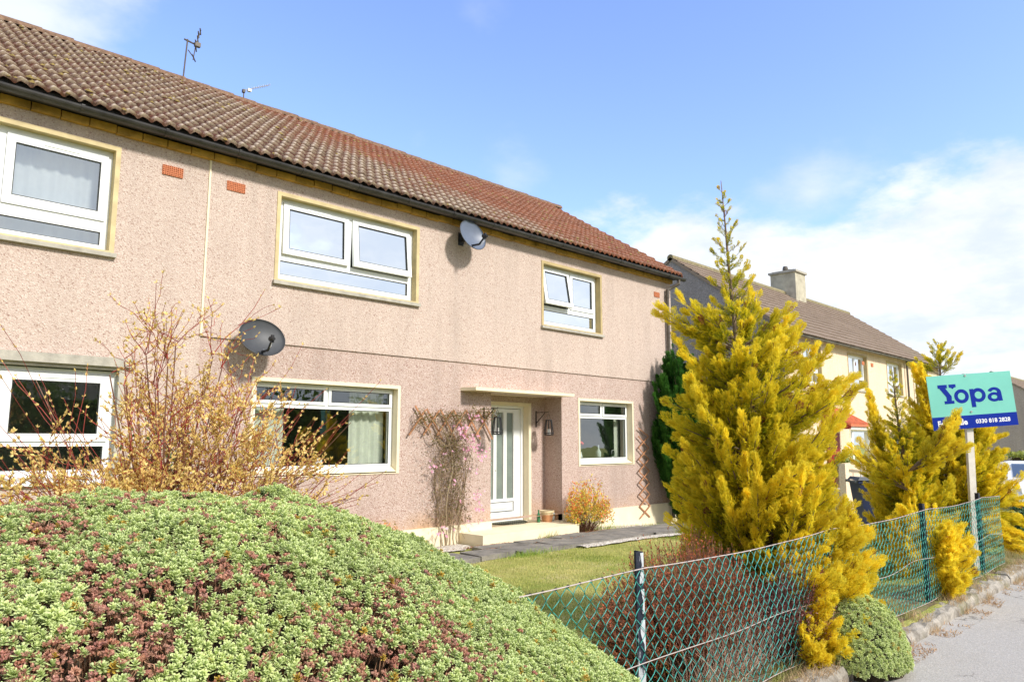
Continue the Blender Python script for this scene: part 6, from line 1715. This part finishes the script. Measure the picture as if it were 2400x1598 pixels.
# ------------------------------------------------------------------ white car
def car(label, loc, rz):
    C_ = thing('parked_car', loc, label, 'car'); C_.rotation_euler = (0, 0, rz)
    # side profile (x forward, z up); cross sections lofted across y
    up_ = [(-2.05, .55), (-2.08, .80), (-1.95, .98), (-1.75, 1.28), (-1.45, 1.42), (-.6, 1.47), (.15, 1.43), (.55, 1.22), (.95, .98), (1.55, .90), (1.95, .76), (2.06, .55)]
    V = []; ysn = [-.86, -.84, -.80, -.66, 0, .66, .80, .84, .86]
    def width(z): return 1 if z < .95 else 1-(z-.95)*.42
    mb = MB(); n = len(up_)
    rows = []
    for yy in ysn:
        row = []
        for x, z in up_:
            edge = {.86: .10, .84: .02, .80: .0, .66: 0, 0: 0}[abs(yy)]
            zz = z-edge*.3-(.02 if abs(yy) > .7 else 0); row.append((x*(1-(abs(yy) > .7)*.012), yy*width(z), zz))
        rows.append(row)
    m_ = len(ysn); V = [p for r in rows for p in r]
    F = [(a*n+b, a*n+b+1, (a+1)*n+b+1, (a+1)*n+b) for a in range(m_-1) for b in range(n-1)]
    # sides down to the sill with wheel arches
    for s_, base_ in ((0, 0), (1, (m_-1)*n)):
        k0 = len(V); y = ysn[0] if s_ == 0 else ysn[-1]
        low = [(-2.05, .32), (-1.72, .32)]+[(-1.35+.36*math.cos(PI-q), .32+.36*math.sin(q)) for q in np.linspace(0, PI, 9)]+[(-.98, .24), (.93, .24)]+[(1.30+.36*math.cos(PI-q), .32+.36*math.sin(q)) for q in np.linspace(0, PI, 9)]+[(1.68, .32), (2.05, .32)]
        V += [(x, y*.985, z) for x, z in low]; F.append(tuple(base_+q for q in range(n))+tuple(range(k0+len(low)-1, k0-1, -1)))
    mb.addv(V, F)
    mb.addv([(-2.05, -.85, .32), (-2.05, .85, .32), (-2.05, .85, .55), (-2.05, -.85, .55), (2.05, -.85, .32), (2.05, .85, .32), (2.06, .85, .55), (2.06, -.85, .55)], [(0, 3, 2, 1), (4, 5, 6, 7)])
    mb.build('body', 'car_white', C_, smooth=False, local=True)
    for s_ in (-1, 1):
        mb = MB(); w = lambda x, z, o=.012: (x, s_*(.80*width(z)+.028+o), z)
        for poly in ([(-1.62, 1.02), (-1.5, 1.30), (-1.15, 1.36), (-1.08, 1.02)], [(-1.02, 1.02), (-1.08, 1.37), (-.35, 1.40), (-.33, 1.02)], [(-.27, 1.02), (-.29, 1.40), (.12, 1.37), (.48, 1.18), (.62, 1.02)]):
            mb.addv([w(*p) for p in poly], [(0, 1, 2, 3)] if len(poly) == 4 else [(0, 1, 2, 3, 4)])
        mb.build('side_windows', 'glass_car', C_, local=True)
    mb = MB(); mb.addv([(.25, -.60, 1.40), (.25, .60, 1.40), (.93, .68, 1.01), (.93, -.68, 1.01)], [(0, 3, 2, 1)]); mb.build('windscreen', 'glass_car', C_, local=True)
    mb = MB(); mb.addv([(-1.52, -.60, 1.415), (-1.52, .60, 1.415), (-1.985, .68, 1.02), (-1.985, -.68, 1.02)], [(0, 1, 2, 3)]); mb.build('rear_window', 'glass_car', C_, local=True)
    for x in (-1.35, 1.30):
        for s_ in (-1, 1):
            mb = MB(); mb.tube([(x, s_*.66, .32), (x, s_*.86, .32)], .31, 22); wh = mb.build('wheel', 'tyre', C_, local=True)
            mb = MB(); mb.tube([(x, s_*.80, .32), (x, s_*.868, .32)], .19, 16); rr = mb.build('rim', 'wheel_silver', wh, local=True)
    for s_ in (-1, 1):
        mb = MB(); mb.obox((1.90, s_*.55, .68), (2.02, s_*.72, .66), .12, .14); mb.build('headlight', 'headlamp', C_, local=True)
        mb = MB(); mb.obox((-2.06, s_*.62, .82), (-2.04, s_*.78, .82), .08, .2); mb.build('tail_light', 'flower_red', C_, local=True)
        mb = MB(); mb.obox((.55, s_*.86, 1.02), (.60, s_*1.0, 1.04), .10, .12); mb.build('mirror', 'car_white', C_, local=True)
    return C_
car('white hatchback parked on the drive at the far right edge', (28.0, 4.9, -.50), rad(200))
